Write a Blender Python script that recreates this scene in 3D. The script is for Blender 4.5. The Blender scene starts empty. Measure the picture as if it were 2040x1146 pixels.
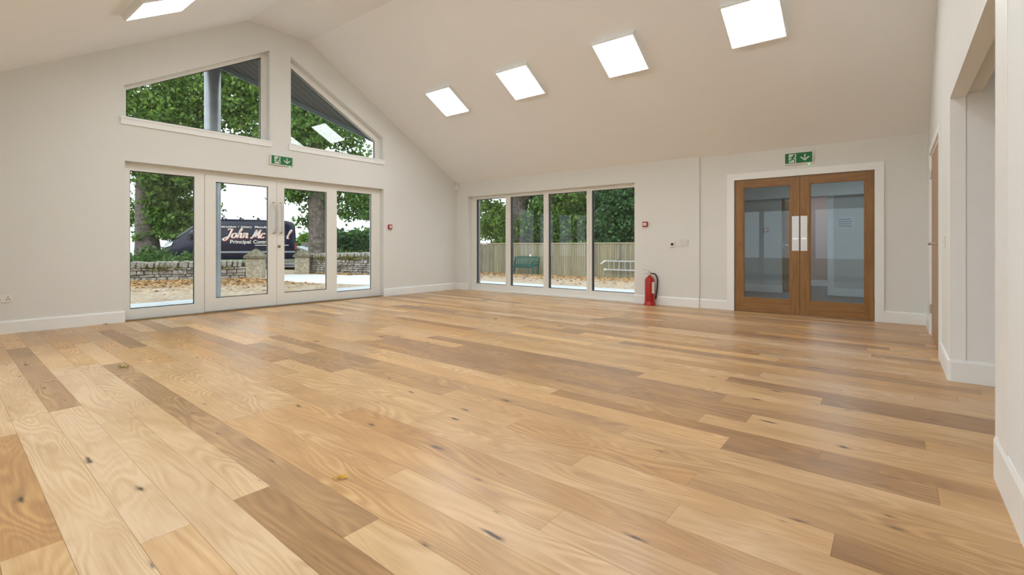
import bpy, bmesh, math, random
import numpy as np
from mathutils import Vector, Matrix
random.seed(7)
rng = np.random.default_rng(11)
S = bpy.context.scene
COL = S.collection
D = bpy.data

# ------------------------------------------------------------------ materials
def nt(name):
    m = D.materials.new(name); m.use_nodes = True
    t = m.node_tree; t.nodes.clear()
    o = t.nodes.new('ShaderNodeOutputMaterial')
    return m, t, o
def N(t, kind, **kw):
    n = t.nodes.new(kind)
    for k, v in kw.items():
        if k.startswith('i_'):
            key = k[2:]
            n.inputs[int(key) if key.isdigit() else key.replace('_', ' ')].default_value = v
        else: setattr(n, k, v)
    return n
def L(t, a, b): t.links.new(a, b)
def rgba(c): return (c[0], c[1], c[2], 1)
def paint(name, col, rough=0.6, metal=0.0, var=0.04, scale=8, bump=0.0, spec=0.4, coat=0.0):
    m, t, o = nt(name)
    b = N(t, 'ShaderNodeBsdfPrincipled', i_Roughness=rough, i_Metallic=metal)
    b.inputs['Specular IOR Level'].default_value = spec
    b.inputs['Coat Weight'].default_value = coat
    tc = N(t, 'ShaderNodeTexCoord')
    nz = N(t, 'ShaderNodeTexNoise', i_Scale=scale, i_Detail=4.0)
    L(t, tc.outputs['Object'], nz.inputs['Vector'])
    r = N(t, 'ShaderNodeValToRGB')
    e = r.color_ramp.elements
    e[0].position = .3; e[1].position = .7
    e[0].color = rgba([c * (1 - var) for c in col]); e[1].color = rgba([min(1, c * (1 + var)) for c in col])
    L(t, nz.outputs['Fac'], r.inputs['Fac']); L(t, r.outputs['Color'], b.inputs['Base Color'])
    if bump:
        bp = N(t, 'ShaderNodeBump', i_Strength=bump, i_Distance=.01)
        L(t, nz.outputs['Fac'], bp.inputs['Height']); L(t, bp.outputs['Normal'], b.inputs['Normal'])
    L(t, b.outputs[0], o.inputs[0])
    return m
def emit(name, col, s):
    m, t, o = nt(name)
    e = N(t, 'ShaderNodeEmission', i_Color=rgba(col), i_Strength=s)
    L(t, e.outputs[0], o.inputs[0]); return m
def glass(name, tint=(.97, .99, .98), f0=0.05, boost=1.0):
    m, t, o = nt(name)
    tr = N(t, 'ShaderNodeBsdfTransparent', i_Color=rgba(tint))
    gl = N(t, 'ShaderNodeBsdfGlossy', i_Roughness=0.0)
    gl.inputs['Color'].default_value = (1, 1, 1, 1)
    fr = N(t, 'ShaderNodeFresnel')
    geo = N(t, 'ShaderNodeNewGeometry')   # same reflectance from both faces of the thin pane
    io = N(t, 'ShaderNodeMapRange', i_1=0.0, i_2=1.0, i_3=1.45, i_4=1 / 1.45)
    L(t, geo.outputs['Backfacing'], io.inputs[0]); L(t, io.outputs[0], fr.inputs['IOR'])
    ml = N(t, 'ShaderNodeMath', operation='MULTIPLY', i_1=boost, use_clamp=True)
    L(t, fr.outputs[0], ml.inputs[0])
    mx = N(t, 'ShaderNodeMixShader')
    L(t, ml.outputs[0], mx.inputs[0]); L(t, tr.outputs[0], mx.inputs[1]); L(t, gl.outputs[0], mx.inputs[2])
    L(t, mx.outputs[0], o.inputs[0]); return m
def wood(name, c1, c2, axis='Z', rough=.45, scale=1.0):
    m, t, o = nt(name)
    b = N(t, 'ShaderNodeBsdfPrincipled', i_Roughness=rough)
    tc = N(t, 'ShaderNodeTexCoord'); mp = N(t, 'ShaderNodeMapping')
    s = [14, 14, 14]; s['XYZ'.index(axis)] = 1.0
    mp.inputs['Scale'].default_value = [q * scale for q in s]
    nz = N(t, 'ShaderNodeTexNoise', i_Scale=1.6, i_Detail=3.0, i_Distortion=.4)
    L(t, tc.outputs['Object'], mp.inputs[0]); L(t, mp.outputs[0], nz.inputs['Vector'])
    mu = N(t, 'ShaderNodeMath', operation='MULTIPLY', i_1=9.0); pp = N(t, 'ShaderNodeMath', operation='PINGPONG', i_1=1.0)
    L(t, nz.outputs['Fac'], mu.inputs[0]); L(t, mu.outputs[0], pp.inputs[0])
    r = N(t, 'ShaderNodeValToRGB'); e = r.color_ramp.elements
    e[0].color = rgba(c1); e[1].color = rgba(c2); e[0].position = .1
    L(t, pp.outputs[0], r.inputs[0]); L(t, r.outputs[0], b.inputs['Base Color'])
    L(t, b.outputs[0], o.inputs[0]); return m

def floor_material():
    m, t, o = nt('oak_floor')
    b = N(t, 'ShaderNodeBsdfPrincipled')
    uv = N(t, 'ShaderNodeUVMap', uv_map='UVMap')
    tone = N(t, 'ShaderNodeAttribute', attribute_name='tone')
    hue = N(t, 'ShaderNodeAttribute', attribute_name='hue')
    ramp = N(t, 'ShaderNodeValToRGB'); e = ramp.color_ramp.elements
    e[0].position = 0; e[0].color = (.235, .128, .056, 1)
    e[1].position = 1; e[1].color = (.70, .475, .245, 1)
    x = e.new(.35); x.color = (.37, .210, .092, 1)
    x = e.new(.68); x.color = (.55, .335, .145, 1)
    # cathedral contour lines
    mp = N(t, 'ShaderNodeMapping'); mp.inputs['Scale'].default_value = (1.0, 5.6, 1)
    L(t, uv.outputs[0], mp.inputs[0])
    n1 = N(t, 'ShaderNodeTexNoise', i_Scale=1.0, i_Detail=1.5, i_Roughness=.4, i_Distortion=.35)
    L(t, mp.outputs[0], n1.inputs['Vector'])
    mu = N(t, 'ShaderNodeMath', operation='MULTIPLY', i_1=105.0); L(t, n1.outputs['Fac'], mu.inputs[0])
    sn = N(t, 'ShaderNodeMath', operation='SINE'); L(t, mu.outputs[0], sn.inputs[0])
    # fine fibres
    mp2 = N(t, 'ShaderNodeMapping'); mp2.inputs['Scale'].default_value = (5, 130, 1); L(t, uv.outputs[0], mp2.inputs[0])
    n2 = N(t, 'ShaderNodeTexNoise', i_Scale=1.0, i_Detail=3.0); L(t, mp2.outputs[0], n2.inputs['Vector'])
    # broad blotches
    mp3 = N(t, 'ShaderNodeMapping'); mp3.inputs['Scale'].default_value = (1.7, 5, 1); L(t, uv.outputs[0], mp3.inputs[0])
    n3 = N(t, 'ShaderNodeTexNoise', i_Scale=1.3, i_Detail=3.0); L(t, mp3.outputs[0], n3.inputs['Vector'])
    # tone + variations
    def mad(a, mul, add):
        q = N(t, 'ShaderNodeMath', operation='MULTIPLY_ADD', i_1=mul, i_2=add); L(t, a, q.inputs[0]); return q.outputs[0]
    def add(a, c):
        q = N(t, 'ShaderNodeMath', operation='ADD'); L(t, a, q.inputs[0]); L(t, c, q.inputs[1]); return q.outputs[0]
    gm = N(t, 'ShaderNodeMapRange', i_1=.42, i_2=.66, i_3=.03, i_4=.165); L(t, n3.outputs['Color'], gm.inputs[0])
    gg = N(t, 'ShaderNodeMath', operation='MULTIPLY'); L(t, sn.outputs[0], gg.inputs[0]); L(t, gm.outputs[0], gg.inputs[1])
    v = add(tone.outputs['Fac'], gg.outputs[0])
    v = add(v, mad(n2.outputs['Fac'], .34, -.17))
    v = add(v, mad(n3.outputs['Fac'], .62, -.31))
    # knots
    mpk = N(t, 'ShaderNodeMapping'); mpk.inputs['Scale'].default_value = (1.9, 6.2, 1); L(t, uv.outputs[0], mpk.inputs[0])
    wn = N(t, 'ShaderNodeTexNoise', i_Scale=5.0, i_Detail=2.0); L(t, mpk.outputs[0], wn.inputs['Vector'])
    va = N(t, 'ShaderNodeVectorMath', operation='MULTIPLY_ADD')
    va.inputs[1].default_value = (.22, .22, 0); L(t, wn.outputs['Color'], va.inputs[0]); L(t, mpk.outputs[0], va.inputs[2])
    vo = N(t, 'ShaderNodeTexVoronoi', i_Scale=1.0); vo.voronoi_dimensions = '2D'; L(t, va.outputs[0], vo.inputs['Vector'])
    sep = N(t, 'ShaderNodeSeparateColor'); L(t, vo.outputs['Color'], sep.inputs[0])
    thr = N(t, 'ShaderNodeMapRange', i_1=.50, i_2=1.0, i_3=-.06, i_4=.088); L(t, sep.outputs[0], thr.inputs[0])
    sub = N(t, 'ShaderNodeMath', operation='SUBTRACT'); L(t, thr.outputs[0], sub.inputs[0]); L(t, vo.outputs['Distance'], sub.inputs[1])
    kn = N(t, 'ShaderNodeMapRange', i_1=-.055, i_2=.05, i_3=0.0, i_4=1.0); L(t, sub.outputs[0], kn.inputs[0])
    kp = N(t, 'ShaderNodeMath', operation='POWER', i_1=2.0); L(t, kn.outputs[0], kp.inputs[0])
    L(t, v, ramp.inputs[0])
    hs = N(t, 'ShaderNodeMix', data_type='RGBA', blend_type='MULTIPLY'); hs.inputs['Factor'].default_value = 1.0
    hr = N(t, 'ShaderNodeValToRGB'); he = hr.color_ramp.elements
    he[0].color = (.95, 1.01, 1.22, 1); he[1].color = (1.05, .97, .84, 1); L(t, hue.outputs['Fac'], hr.inputs[0])  # cool end also serves as daylight glare painted on the left planks
    L(t, ramp.outputs[0], hs.inputs[6]); L(t, hr.outputs[0], hs.inputs[7])
    mk = N(t, 'ShaderNodeMix', data_type='RGBA'); L(t, kp.outputs[0], mk.inputs['Factor']); L(t, hs.outputs[2], mk.inputs[6])
    mk.inputs[7].default_value = (.085, .05, .032, 1)
    L(t, mk.outputs[2], b.inputs['Base Color'])
    rr = mad(n3.outputs['Fac'], .20, .235); L(t, rr, b.inputs['Roughness'])
    b.inputs['Specular IOR Level'].default_value = .5
    bp = N(t, 'ShaderNodeBump', i_Strength=.12, i_Distance=.002); L(t, v, bp.inputs['Height']); L(t, bp.outputs[0], b.inputs['Normal'])
    L(t, b.outputs[0], o.inputs[0]); return m

def speckle(name, cols, scale=40, rough=.9, bump=.4, big=1.2):
    m, t, o = nt(name)
    b = N(t, 'ShaderNodeBsdfPrincipled', i_Roughness=rough)
    tc = N(t, 'ShaderNodeTexCoord')
    v = N(t, 'ShaderNodeTexVoronoi', i_Scale=scale); L(t, tc.outputs['Object'], v.inputs['Vector'])
    n = N(t, 'ShaderNodeTexNoise', i_Scale=big, i_Detail=5.0); L(t, tc.outputs['Object'], n.inputs['Vector'])
    sp = N(t, 'ShaderNodeSeparateColor'); L(t, v.outputs['Color'], sp.inputs[0])
    a = N(t, 'ShaderNodeMath', operation='MULTIPLY_ADD', i_1=.55, i_2=-.05); L(t, sp.outputs[0], a.inputs[0])
    c = N(t, 'ShaderNodeMath', operation='MULTIPLY_ADD', i_1=.5); L(t, n.outputs['Fac'], c.inputs[0]); L(t, a.outputs[0], c.inputs[2])
    r = N(t, 'ShaderNodeValToRGB'); e = r.color_ramp.elements
    e[0].color = rgba(cols[0]); e[1].color = rgba(cols[-1])
    for i, q in enumerate(cols[1:-1]):
        x = e.new((i + 1) / (len(cols) - 1)); x.color = rgba(q)
    L(t, c.outputs[0], r.inputs[0]); L(t, r.outputs[0], b.inputs['Base Color'])
    bp = N(t, 'ShaderNodeBump', i_Strength=bump, i_Distance=.03); L(t, v.outputs['Distance'], bp.inputs['Height']); L(t, bp.outputs[0], b.inputs['Normal'])
    L(t, b.outputs[0], o.inputs[0]); return m
def leafmat(name, dark, light, trans=.45):
    m, t, o = nt(name)
    g = N(t, 'ShaderNodeNewGeometry')
    r = N(t, 'ShaderNodeValToRGB'); e = r.color_ramp.elements
    e[0].color = rgba(dark); e[1].color = rgba(light); L(t, g.outputs['Random Per Island'], r.inputs[0])
    d = N(t, 'ShaderNodeBsdfPrincipled', i_Roughness=.5); L(t, r.outputs[0], d.inputs['Base Color'])
    tl = N(t, 'ShaderNodeBsdfTranslucent'); L(t, r.outputs[0], tl.inputs[0])
    mx = N(t, 'ShaderNodeMixShader', i_0=trans); L(t, d.outputs[0], mx.inputs[1]); L(t, tl.outputs[0], mx.inputs[2])
    L(t, mx.outputs[0], o.inputs[0]); return m
def slabmat():
    m, t, o = nt('paving')
    b = N(t, 'ShaderNodeBsdfPrincipled', i_Roughness=.55)
    tc = N(t, 'ShaderNodeTexCoord')
    br = N(t, 'ShaderNodeTexBrick', i_Scale=1.0)
    br.inputs['Color1'].default_value = (.50, .55, .58, 1); br.inputs['Color2'].default_value = (.57, .61, .63, 1)
    br.inputs['Mortar'].default_value = (.25, .26, .26, 1); br.inputs['Mortar Size'].default_value = .008
    br.inputs['Brick Width'].default_value = .9; br.inputs['Row Height'].default_value = .6
    L(t, tc.outputs['Object'], br.inputs['Vector']); L(t, br.outputs[0], b.inputs['Base Color'])
    L(t, b.outputs[0], o.inputs[0]); return m

def boards(name, c, groove, freq):
    m, t, o = nt(name)
    b = N(t, 'ShaderNodeBsdfPrincipled', i_Roughness=.6)
    tc = N(t, 'ShaderNodeTexCoord'); sp = N(t, 'ShaderNodeSeparateXYZ'); L(t, tc.outputs['Object'], sp.inputs[0])
    mu = N(t, 'ShaderNodeMath', operation='MULTIPLY', i_1=freq); fr = N(t, 'ShaderNodeMath', operation='FRACT')
    gt = N(t, 'ShaderNodeMath', operation='GREATER_THAN', i_1=.16)
    L(t, sp.outputs[0], mu.inputs[0]); L(t, mu.outputs[0], fr.inputs[0]); L(t, fr.outputs[0], gt.inputs[0])
    mx = N(t, 'ShaderNodeMix', data_type='RGBA'); mx.inputs[6].default_value = rgba(groove); mx.inputs[7].default_value = rgba(c)
    L(t, gt.outputs[0], mx.inputs['Factor']); L(t, mx.outputs[2], b.inputs['Base Color']); L(t, b.outputs[0], o.inputs[0]); return m

def island(name, cols):
    m, t, o = nt(name)
    b = N(t, 'ShaderNodeBsdfPrincipled', i_Roughness=.8)
    ge = N(t, 'ShaderNodeNewGeometry'); r = N(t, 'ShaderNodeValToRGB'); e = r.color_ramp.elements
    e[0].color = rgba(cols[0]); e[1].color = rgba(cols[-1])
    for i, q in enumerate(cols[1:-1]):
        x = e.new((i + 1) / (len(cols) - 1)); x.color = rgba(q)
    L(t, ge.outputs['Random Per Island'], r.inputs[0])
    tc = N(t, 'ShaderNodeTexCoord'); mp = N(t, 'ShaderNodeMapping'); mp.inputs['Scale'].default_value = (20, 20, 1.5)
    nz = N(t, 'ShaderNodeTexNoise', i_Scale=1.0, i_Detail=4.0); L(t, tc.outputs['Object'], mp.inputs[0]); L(t, mp.outputs[0], nz.inputs['Vector'])
    mr = N(t, 'ShaderNodeMapRange', i_1=.3, i_2=.7, i_3=.72, i_4=1.15); L(t, nz.outputs['Fac'], mr.inputs[0])
    vm = N(t, 'ShaderNodeVectorMath', operation='SCALE'); L(t, r.outputs[0], vm.inputs[0]); L(t, mr.outputs[0], vm.inputs['Scale'])
    L(t, vm.outputs[0], b.inputs['Base Color']); L(t, b.outputs[0], o.inputs[0]); return m

M = dict(
    wall=paint('wall_paint', (.74, .755, .735), .75, var=.012, scale=1.2, spec=.2),
    ceil=paint('ceiling_paint', (.88, .905, .935), .8, var=.012, scale=1.0, spec=.15),
    trim=paint('white_gloss_trim', (.84, .865, .865), .4, var=.01),
    frame=paint('white_window_frame', (.79, .79, .755), .4, var=.012),
    gasket=paint('black_gasket', (.06, .065, .07), .6),
    extframe=paint('grey_outer_frame', (.22, .24, .26), .5),
    glass=glass('window_glass', boost=.6),
    dglass=glass('door_glass', (.90, .95, .95), boost=.9),
    oak=wood('oak_door', (.235, .112, .028), (.30, .152, .042), scale=.8),
    oakrail=wood('oak_rail', (.235, .112, .028), (.30, .152, .042), axis='X', scale=.8),
    palewood=wood('pale_door', (.42, .27, .16), (.50, .34, .21)),
    steel=paint('brushed_steel', (.55, .55, .54), .36, 1.0, var=.06, scale=60),
    chrome=paint('satin_chrome', (.62, .60, .57), .22, 1.0),
    brass=paint('brass', (.32, .24, .12), .35, 1.0),
    plastic=paint('white_plastic', (.80, .78, .73), .45),
    plastic2=paint('beige_plastic', (.70, .70, .665), .5),
    dark=paint('dark_plastic', (.03, .03, .033), .5),
    red=paint('red_paint', (.40, .010, .008), .35, coat=.3),
    callred=paint('red_plastic', (.42, .04, .035), .45),
    label=paint('white_label', (.82, .80, .78), .5),
    green=paint('sign_green', (.006, .165, .05), .5, var=.02),
    signwhite=paint('sign_white', (.62, .72, .62), .5),
    rubber=paint('black_rubber', (.025, .025, .022), .55),
    floor=floor_material(),
    gap=paint('plank_gap', (.16, .10, .055), .8),
    lamp=emit('led_light', (.945, .985, 1.0), 22.0),
    spot=emit('spot_light', (1.0, .88, .72), 12.0),
    lobby_lamp=emit('lobby_light', (.80, .9, 1.0), 16.0),
    indicator=emit('green_indicator', (.25, 1.0, .45), 1.5),
    nearwall=paint('white_wall_paint', (.79, .815, .825), .75, var=.012, scale=1.2, spec=.2),  # same paint as the wall, neutral daylight put in as a cooler white
    annex=paint('annex_wall', (.80, .82, .83), .7, var=.01),
    pink=paint('pink_wall', (.62, .43, .39), .7, var=.01),
    greywall=paint('lobby_wall', (.60, .61, .60), .6, var=.01),
    carpet=speckle('lobby_mat', [(.16, .13, .13), (.22, .19, .18), (.28, .25, .24)], 90, bump=.1),
    soffit=boards('soffit_boards', (.085, .095, .093), (.035, .04, .04), 5.5),
    fascia=paint('grey_fascia', (.25, .32, .33), .5),
    galv=paint('galvanised_steel', (.40, .43, .46), .42, .6, var=.12, scale=5),
    brick=speckle('outer_render', [(.20, .19, .20), (.30, .28, .28), (.38, .35, .34)], 25),
    roof=paint('roof_slate', (.10, .11, .12), .7),
    gravel=speckle('gravel', [(.14, .10, .065), (.34, .26, .17), (.43, .35, .255), (.56, .49, .39)], 13),
    grass=speckle('grass', [(.05, .09, .02), (.09, .16, .035), (.14, .21, .06)], 30, bump=.3),
    road=speckle('pale_drive', [(.50, .51, .51), (.60, .61, .61), (.66, .67, .67)], 30, bump=.1),
    tarmac=speckle('tarmac', [(.12, .12, .12), (.18, .18, .18), (.22, .22, .22)], 60, bump=.2),
    paving=slabmat(),
    stone=speckle('rubble_stone', [(.10, .09, .08), (.24, .21, .18), (.36, .32, .27), (.48, .44, .38)], 9, bump=.6, big=3),
    stonegap=paint('stone_core', (.07, .06, .05), .95),
    cope=speckle('cope_stone', [(.16, .15, .11), (.30, .28, .24), (.42, .40, .36)], 12, bump=.5, big=4),
    pier=speckle('dressed_stone', [(.22, .18, .12), (.38, .325, .235), (.50, .44, .335)], 14, bump=.3, big=2),
    piercap=speckle('mossy_cap', [(.07, .065, .04), (.16, .14, .09), (.27, .24, .17)], 14, bump=.4, big=3),
    moss=leafmat('moss', (.10, .09, .01), (.24, .22, .03), .1),
    bark=speckle('bark', [(.05, .043, .035), (.13, .11, .09), (.22, .19, .16)], 9, bump=.9, big=2.5),
    leafA=leafmat('leaf_dense', (.03, .095, .02), (.19, .36, .06)),
    leafB=leafmat('leaf_mid', (.035, .10, .02), (.24, .41, .065)),
    leafC=leafmat('leaf_dark', (.02, .075, .03), (.10, .24, .07)),
    leafD=leafmat('leaf_light', (.08, .18, .02), (.26, .40, .07)),
    leafE=leafmat('leaf_ivy', (.03, .09, .02), (.14, .27, .06)),
    litter=leafmat('fallen_leaves', (.20, .095, .035), (.62, .38, .14), .1),
    leafyel=paint('yellow_leaf', (.62, .34, .03), .6, var=.2, scale=60),
    leafgrn=paint('green_yellow_leaf', (.36, .30, .02), .6, var=.2, scale=60),
    fence=island('fence_board', [(.20, .17, .115), (.27, .235, .15), (.33, .29, .175), (.25, .235, .19)]),
    fencecap=wood('fence_cap', (.34, .28, .17), (.42, .36, .24), axis='X'),
    bench=paint('green_bench_paint', (.012, .095, .075), .4),
    alu=paint('aluminium', (.52, .53, .52), .4, .4),
    vanblue=paint('dark_blue_van', (.008, .011, .032), .3, var=.02, coat=.15),
    vanglass=paint('van_glass', (.03, .04, .045), .05, spec=.8),
    vantrim=paint('van_trim', (.30, .33, .36), .4),
    vanwhite=paint('van_lettering', (.85, .80, .72), .5, var=.01),
    vanred=paint('van_lettering_red', (.50, .05, .03), .5, var=.01),
    headlamp=paint('headlamp', (.75, .78, .8), .1, spec=.8),
    houseroof=paint('pale_roof', (.52, .58, .62), .7),
    housewall=paint('house_wall', (.62, .56, .46), .8),
    paper=paint('notice_paper', (.62, .66, .70), .7),
    ink=paint('notice_ink', (.30, .33, .38), .7),
)

# ------------------------------------------------------------------ mesh helpers
OFF = {}
def meta(o, label=None, cat=None, group=None, kind=None):
    if label: o['label'] = label
    if cat: o['category'] = cat
    if group: o['group'] = group
    if kind: o['kind'] = kind
    return o
def empty(name, loc=(0, 0, 0), rot=(0, 0, 0), local=False, **kw):
    o = D.objects.new(name, None); COL.objects.link(o)
    o.empty_display_size = .1
    o.location = loc; o.rotation_euler = rot
    OFF[o.name] = Vector((0, 0, 0)) if local else Vector(loc)
    return meta(o, **kw)
class MB:
    def __init__(s): s.v = []; s.f = []
    def add(s, vs, fs):
        k = len(s.v); s.v += [tuple(q) for q in vs]; s.f += [tuple(i + k for i in f) for f in fs]; return s
    def box(s, x0, x1, y0, y1, z0, z1):
        return s.add([(x0, y0, z0), (x1, y0, z0), (x1, y1, z0), (x0, y1, z0), (x0, y0, z1), (x1, y0, z1), (x1, y1, z1), (x0, y1, z1)],
                     [(0, 3, 2, 1), (4, 5, 6, 7), (0, 1, 5, 4), (1, 2, 6, 5), (2, 3, 7, 6), (3, 0, 4, 7)])
    def obox(s, mat, hx, hy, hz):
        vs = [mat @ Vector((a * hx, b * hy, c * hz)) for c in (-1, 1) for a, b in ((-1, -1), (1, -1), (1, 1), (-1, 1))]
        return s.add(vs, [(0, 3, 2, 1), (4, 5, 6, 7), (0, 1, 5, 4), (1, 2, 6, 5), (2, 3, 7, 6), (3, 0, 4, 7)])
    def bar(s, a, b, w, h=None, up=(0, 0, 1)):
        a, b = Vector(a), Vector(b); d = b - a; ln = d.length; d.normalize()
        up = Vector(up)
        if abs(d.dot(up)) > .95: up = Vector((1, 0, 0))
        x = d.cross(up).normalized(); y = x.cross(d)
        m = Matrix((x, d, y)).transposed().to_4x4(); m.translation = (a + b) / 2
        return s.obox(m, w / 2, ln / 2, (h or w) / 2)
    def prism(s, poly, axis, a, b):
        n = len(poly)
        def P(p, q):
            return {'X': (q, p[0], p[1]), 'Y': (p[0], q, p[1]), 'Z': (p[0], p[1], q)}[axis]
        vs = [P(p, a) for p in poly] + [P(p, b) for p in poly]
        fs = [tuple(range(n)), tuple(range(2 * n - 1, n - 1, -1))] + [(i, i + n, (i + 1) % n + n, (i + 1) % n) for i in range(n)]
        return s.add(vs, fs)
    def tube(s, pts, r, seg=10, caps=True):
        pts = [Vector(p) for p in pts]; n = len(pts)
        rs = r if isinstance(r, (list, tuple)) else [r] * n
        prev = None; rings = []
        k = len(s.v)
        for i, p in enumerate(pts):
            d = (pts[min(i + 1, n - 1)] - pts[max(i - 1, 0)]).normalized()
            if prev is None:
                u = d.orthogonal().normalized()
            else:
                u = (prev - d * prev.dot(d)).normalized()
            prev = u; w = d.cross(u)
            for j in range(seg):
                a = 2 * math.pi * j / seg
                s.v.append(tuple(p + (u * math.cos(a) + w * math.sin(a)) * rs[i]))
        for i in range(n - 1):
            for j in range(seg):
                s.f.append((k + i * seg + j, k + i * seg + (j + 1) % seg, k + (i + 1) * seg + (j + 1) % seg, k + (i + 1) * seg + j))
        if caps:
            s.f.append(tuple(k + j for j in reversed(range(seg)))); s.f.append(tuple(k + (n - 1) * seg + j for j in range(seg)))
        return s
    def lathe(s, prof, c=(0, 0, 0), seg=24, axis='Z'):
        k = len(s.v); n = len(prof)
        for r, h in prof:
            for j in range(seg):
                a = 2 * math.pi * j / seg; x, y = r * math.cos(a), r * math.sin(a)
                p = {'Z': (x, y, h), 'X': (h, x, y), 'Y': (y, h, x)}[axis]
                s.v.append((c[0] + p[0], c[1] + p[1], c[2] + p[2]))
        for i in range(n - 1):
            for j in range(seg):
                s.f.append((k + i * seg + j, k + i * seg + (j + 1) % seg, k + (i + 1) * seg + (j + 1) % seg, k + (i + 1) * seg + j))
        s.f.append(tuple(k + j for j in reversed(range(seg)))); s.f.append(tuple(k + (n - 1) * seg + j for j in range(seg)))
        return s
    def build(s, name, mat, parent=None, smooth=False, bevel=0, bseg=2, fix=True, **kw):
        off = OFF.get(parent.name, Vector((0, 0, 0))) if parent else Vector((0, 0, 0))
        me = D.meshes.new(name)
        me.from_pydata([(a - off.x, b - off.y, c - off.z) for a, b, c in s.v], [], s.f)
        if fix or bevel:
            bm = bmesh.new(); bm.from_mesh(me)
            bmesh.ops.recalc_face_normals(bm, faces=bm.faces)
            if bevel:
                es = [e for e in bm.edges if len(e.link_faces) == 2 and e.calc_face_angle(0) > .6]
                bmesh.ops.bevel(bm, geom=es, offset=bevel, segments=bseg, affect='EDGES', clamp_overlap=True)
            bm.to_mesh(me); bm.free()
        if smooth:
            for p in me.polygons: p.use_smooth = True
            if smooth is not True and hasattr(me, 'set_sharp_from_angle'): me.set_sharp_from_angle(angle=smooth)
        me.materials.append(M[mat] if isinstance(mat, str) else mat)
        o = D.objects.new(name, me); COL.objects.link(o)
        if parent: o.parent = parent; OFF[o.name] = off
        return meta(o, **kw)
SM = math.radians(40)
def box(name, mat, parent, x0, x1, y0, y1, z0, z1, bevel=0, **kw):
    return MB().box(x0, x1, y0, y1, z0, z1).build(name, mat, parent, bevel=bevel, **kw)
def plate(name, outer, holes, fn, thick, mat, parent=None, **kw):
    """slab with holes: outline points in 2D, fn(p, depth) -> 3D"""
    bm = bmesh.new(); es = []; loops = []
    for lp in [outer] + holes:
        vs = [bm.verts.new(fn(p, 0)) for p in lp]; loops.append(vs)
        for i in range(len(vs)): es.append(bm.edges.new((vs[i], vs[(i + 1) % len(vs)])))
    bmesh.ops.triangle_fill(bm, use_beauty=True, use_dissolve=False, edges=es)
    front = list(bm.faces)
    mp = {}
    for lp, vs in zip([outer] + holes, loops):
        for p, v in zip(lp, vs): mp[v] = bm.verts.new(fn(p, thick))
    for f in front: bm.faces.new([mp[v] for v in reversed(f.verts)])
    for vs in loops:
        for i in range(len(vs)):
            a, b = vs[i], vs[(i + 1) % len(vs)]; bm.faces.new((a, b, mp[b], mp[a]))
    bmesh.ops.recalc_face_normals(bm, faces=bm.faces)
    off = OFF.get(parent.name, Vector()) if parent else Vector()
    bmesh.ops.translate(bm, verts=bm.verts, vec=-off)
    me = D.meshes.new(name); bm.to_mesh(me); bm.free()
    me.materials.append(M[mat])
    o = D.objects.new(name, me); COL.objects.link(o)
    if parent: o.parent = parent; OFF[o.name] = off
    return meta(o, **kw)
def dup(o, loc=None, parent=None, label=None):
    c = o.copy(); COL.objects.link(c)
    if loc is not None: c.location = loc
    if parent: c.parent = parent
    if label: c['label'] = label
    for ch in list(o.children): dup(ch, parent=c)
    return c
def rect(a0, a1, b0, b1): return [(a0, b0), (a1, b0), (a1, b1), (a0, b1)]
def frame_plate(name, outer, holes, fn, th, mat, parent, **kw): return plate(name, outer, holes, fn, th, mat, parent, **kw)
STR = dict(kind='structure')

# ------------------------------------------------------------------ room shell
XC = 8.205            # right wall plane
SL = .584             # ceiling slope
EAVE = 2.42
def ceilz(y): return min(4.5, EAVE - SL * y if y > -4.065 else EAVE + SL * (y + 8.13))
PROF = [(-8.45, EAVE + SL * (-.32)), (-8.13 + 2.08 / SL, 4.5), (-2.08 / SL, 4.5), (.35, EAVE - SL * .35)]
# ceiling, one skin with thickness
cb = MB(); x0, x1 = -.32, 8.34
top = [(p[0], p[1] + .22) for p in PROF]
cb.prism(PROF + top[::-1], 'X', x0, x1)
cb.build('ceiling', 'ceil', **STR)

# gable wall
fnA = lambda p, d: (-d, p[0], p[1])
gable_out = [(-8.45, -.15), (.3, -.15), (.3, EAVE - SL * .3 + .1), (PROF[2][0], 4.6), (PROF[1][0], 4.6), (-8.45, EAVE - SL * .32 + .1)]
doorA = rect(-6.102, -2.025, 0.0, 2.109)
winL = [(-6.108, 2.655), (-4.234, 2.655), (-4.234, 4.138), (-6.108, 3.088)]
winR = [(-3.888, 2.655), (-2.035, 2.655), (-2.035, 3.122), (-3.888, 4.142)]
gi = [(y, z) for y, z in gable_out]
doorA_hole = rect(-6.102, -2.025, -.02, 2.109)
plate('wall_left', gi, [doorA_hole, winL, winR], fnA, .20, 'wall', **STR)
def grow(poly, d):
    c = (sum(p[0] for p in poly) / len(poly), sum(p[1] for p in poly) / len(poly)); return [(p[0] + (d if p[0] > c[0] else -d), p[1] + (d if p[1] > c[1] else -d)) for p in poly]
plate('wall_left_outer', gi, [grow(doorA_hole, -.01), grow(winL, -.01), grow(winR, -.01)], lambda p, d: (-.201 - d, p[0], p[1]), .10, 'brick', **STR)

# back wall (two faces: the right part is set back a little)
fnB = lambda p, d: (p[0], d, p[1])
winB = rect(.352, 4.333, -.02, 2.097)
plate('wall_back', rect(-.3, 5.434, -.15, 2.52), [winB], fnB, .20, 'wall', **STR)
plate('wall_back_outer', rect(-.3, 5.434, -.15, 2.52), [rect(.395, 4.34, -.02, 2.10)], lambda p, d: (p[0], .201 + d, p[1]), .17, 'brick', **STR)
dbl = rect(5.93, 7.70, -.02, 2.02)
plate('wall_back_recess', rect(5.434, 8.34, -.15, 2.50), [dbl], lambda p, d: (p[0], .03 + d, p[1]), .12, 'wall', **STR)
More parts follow.
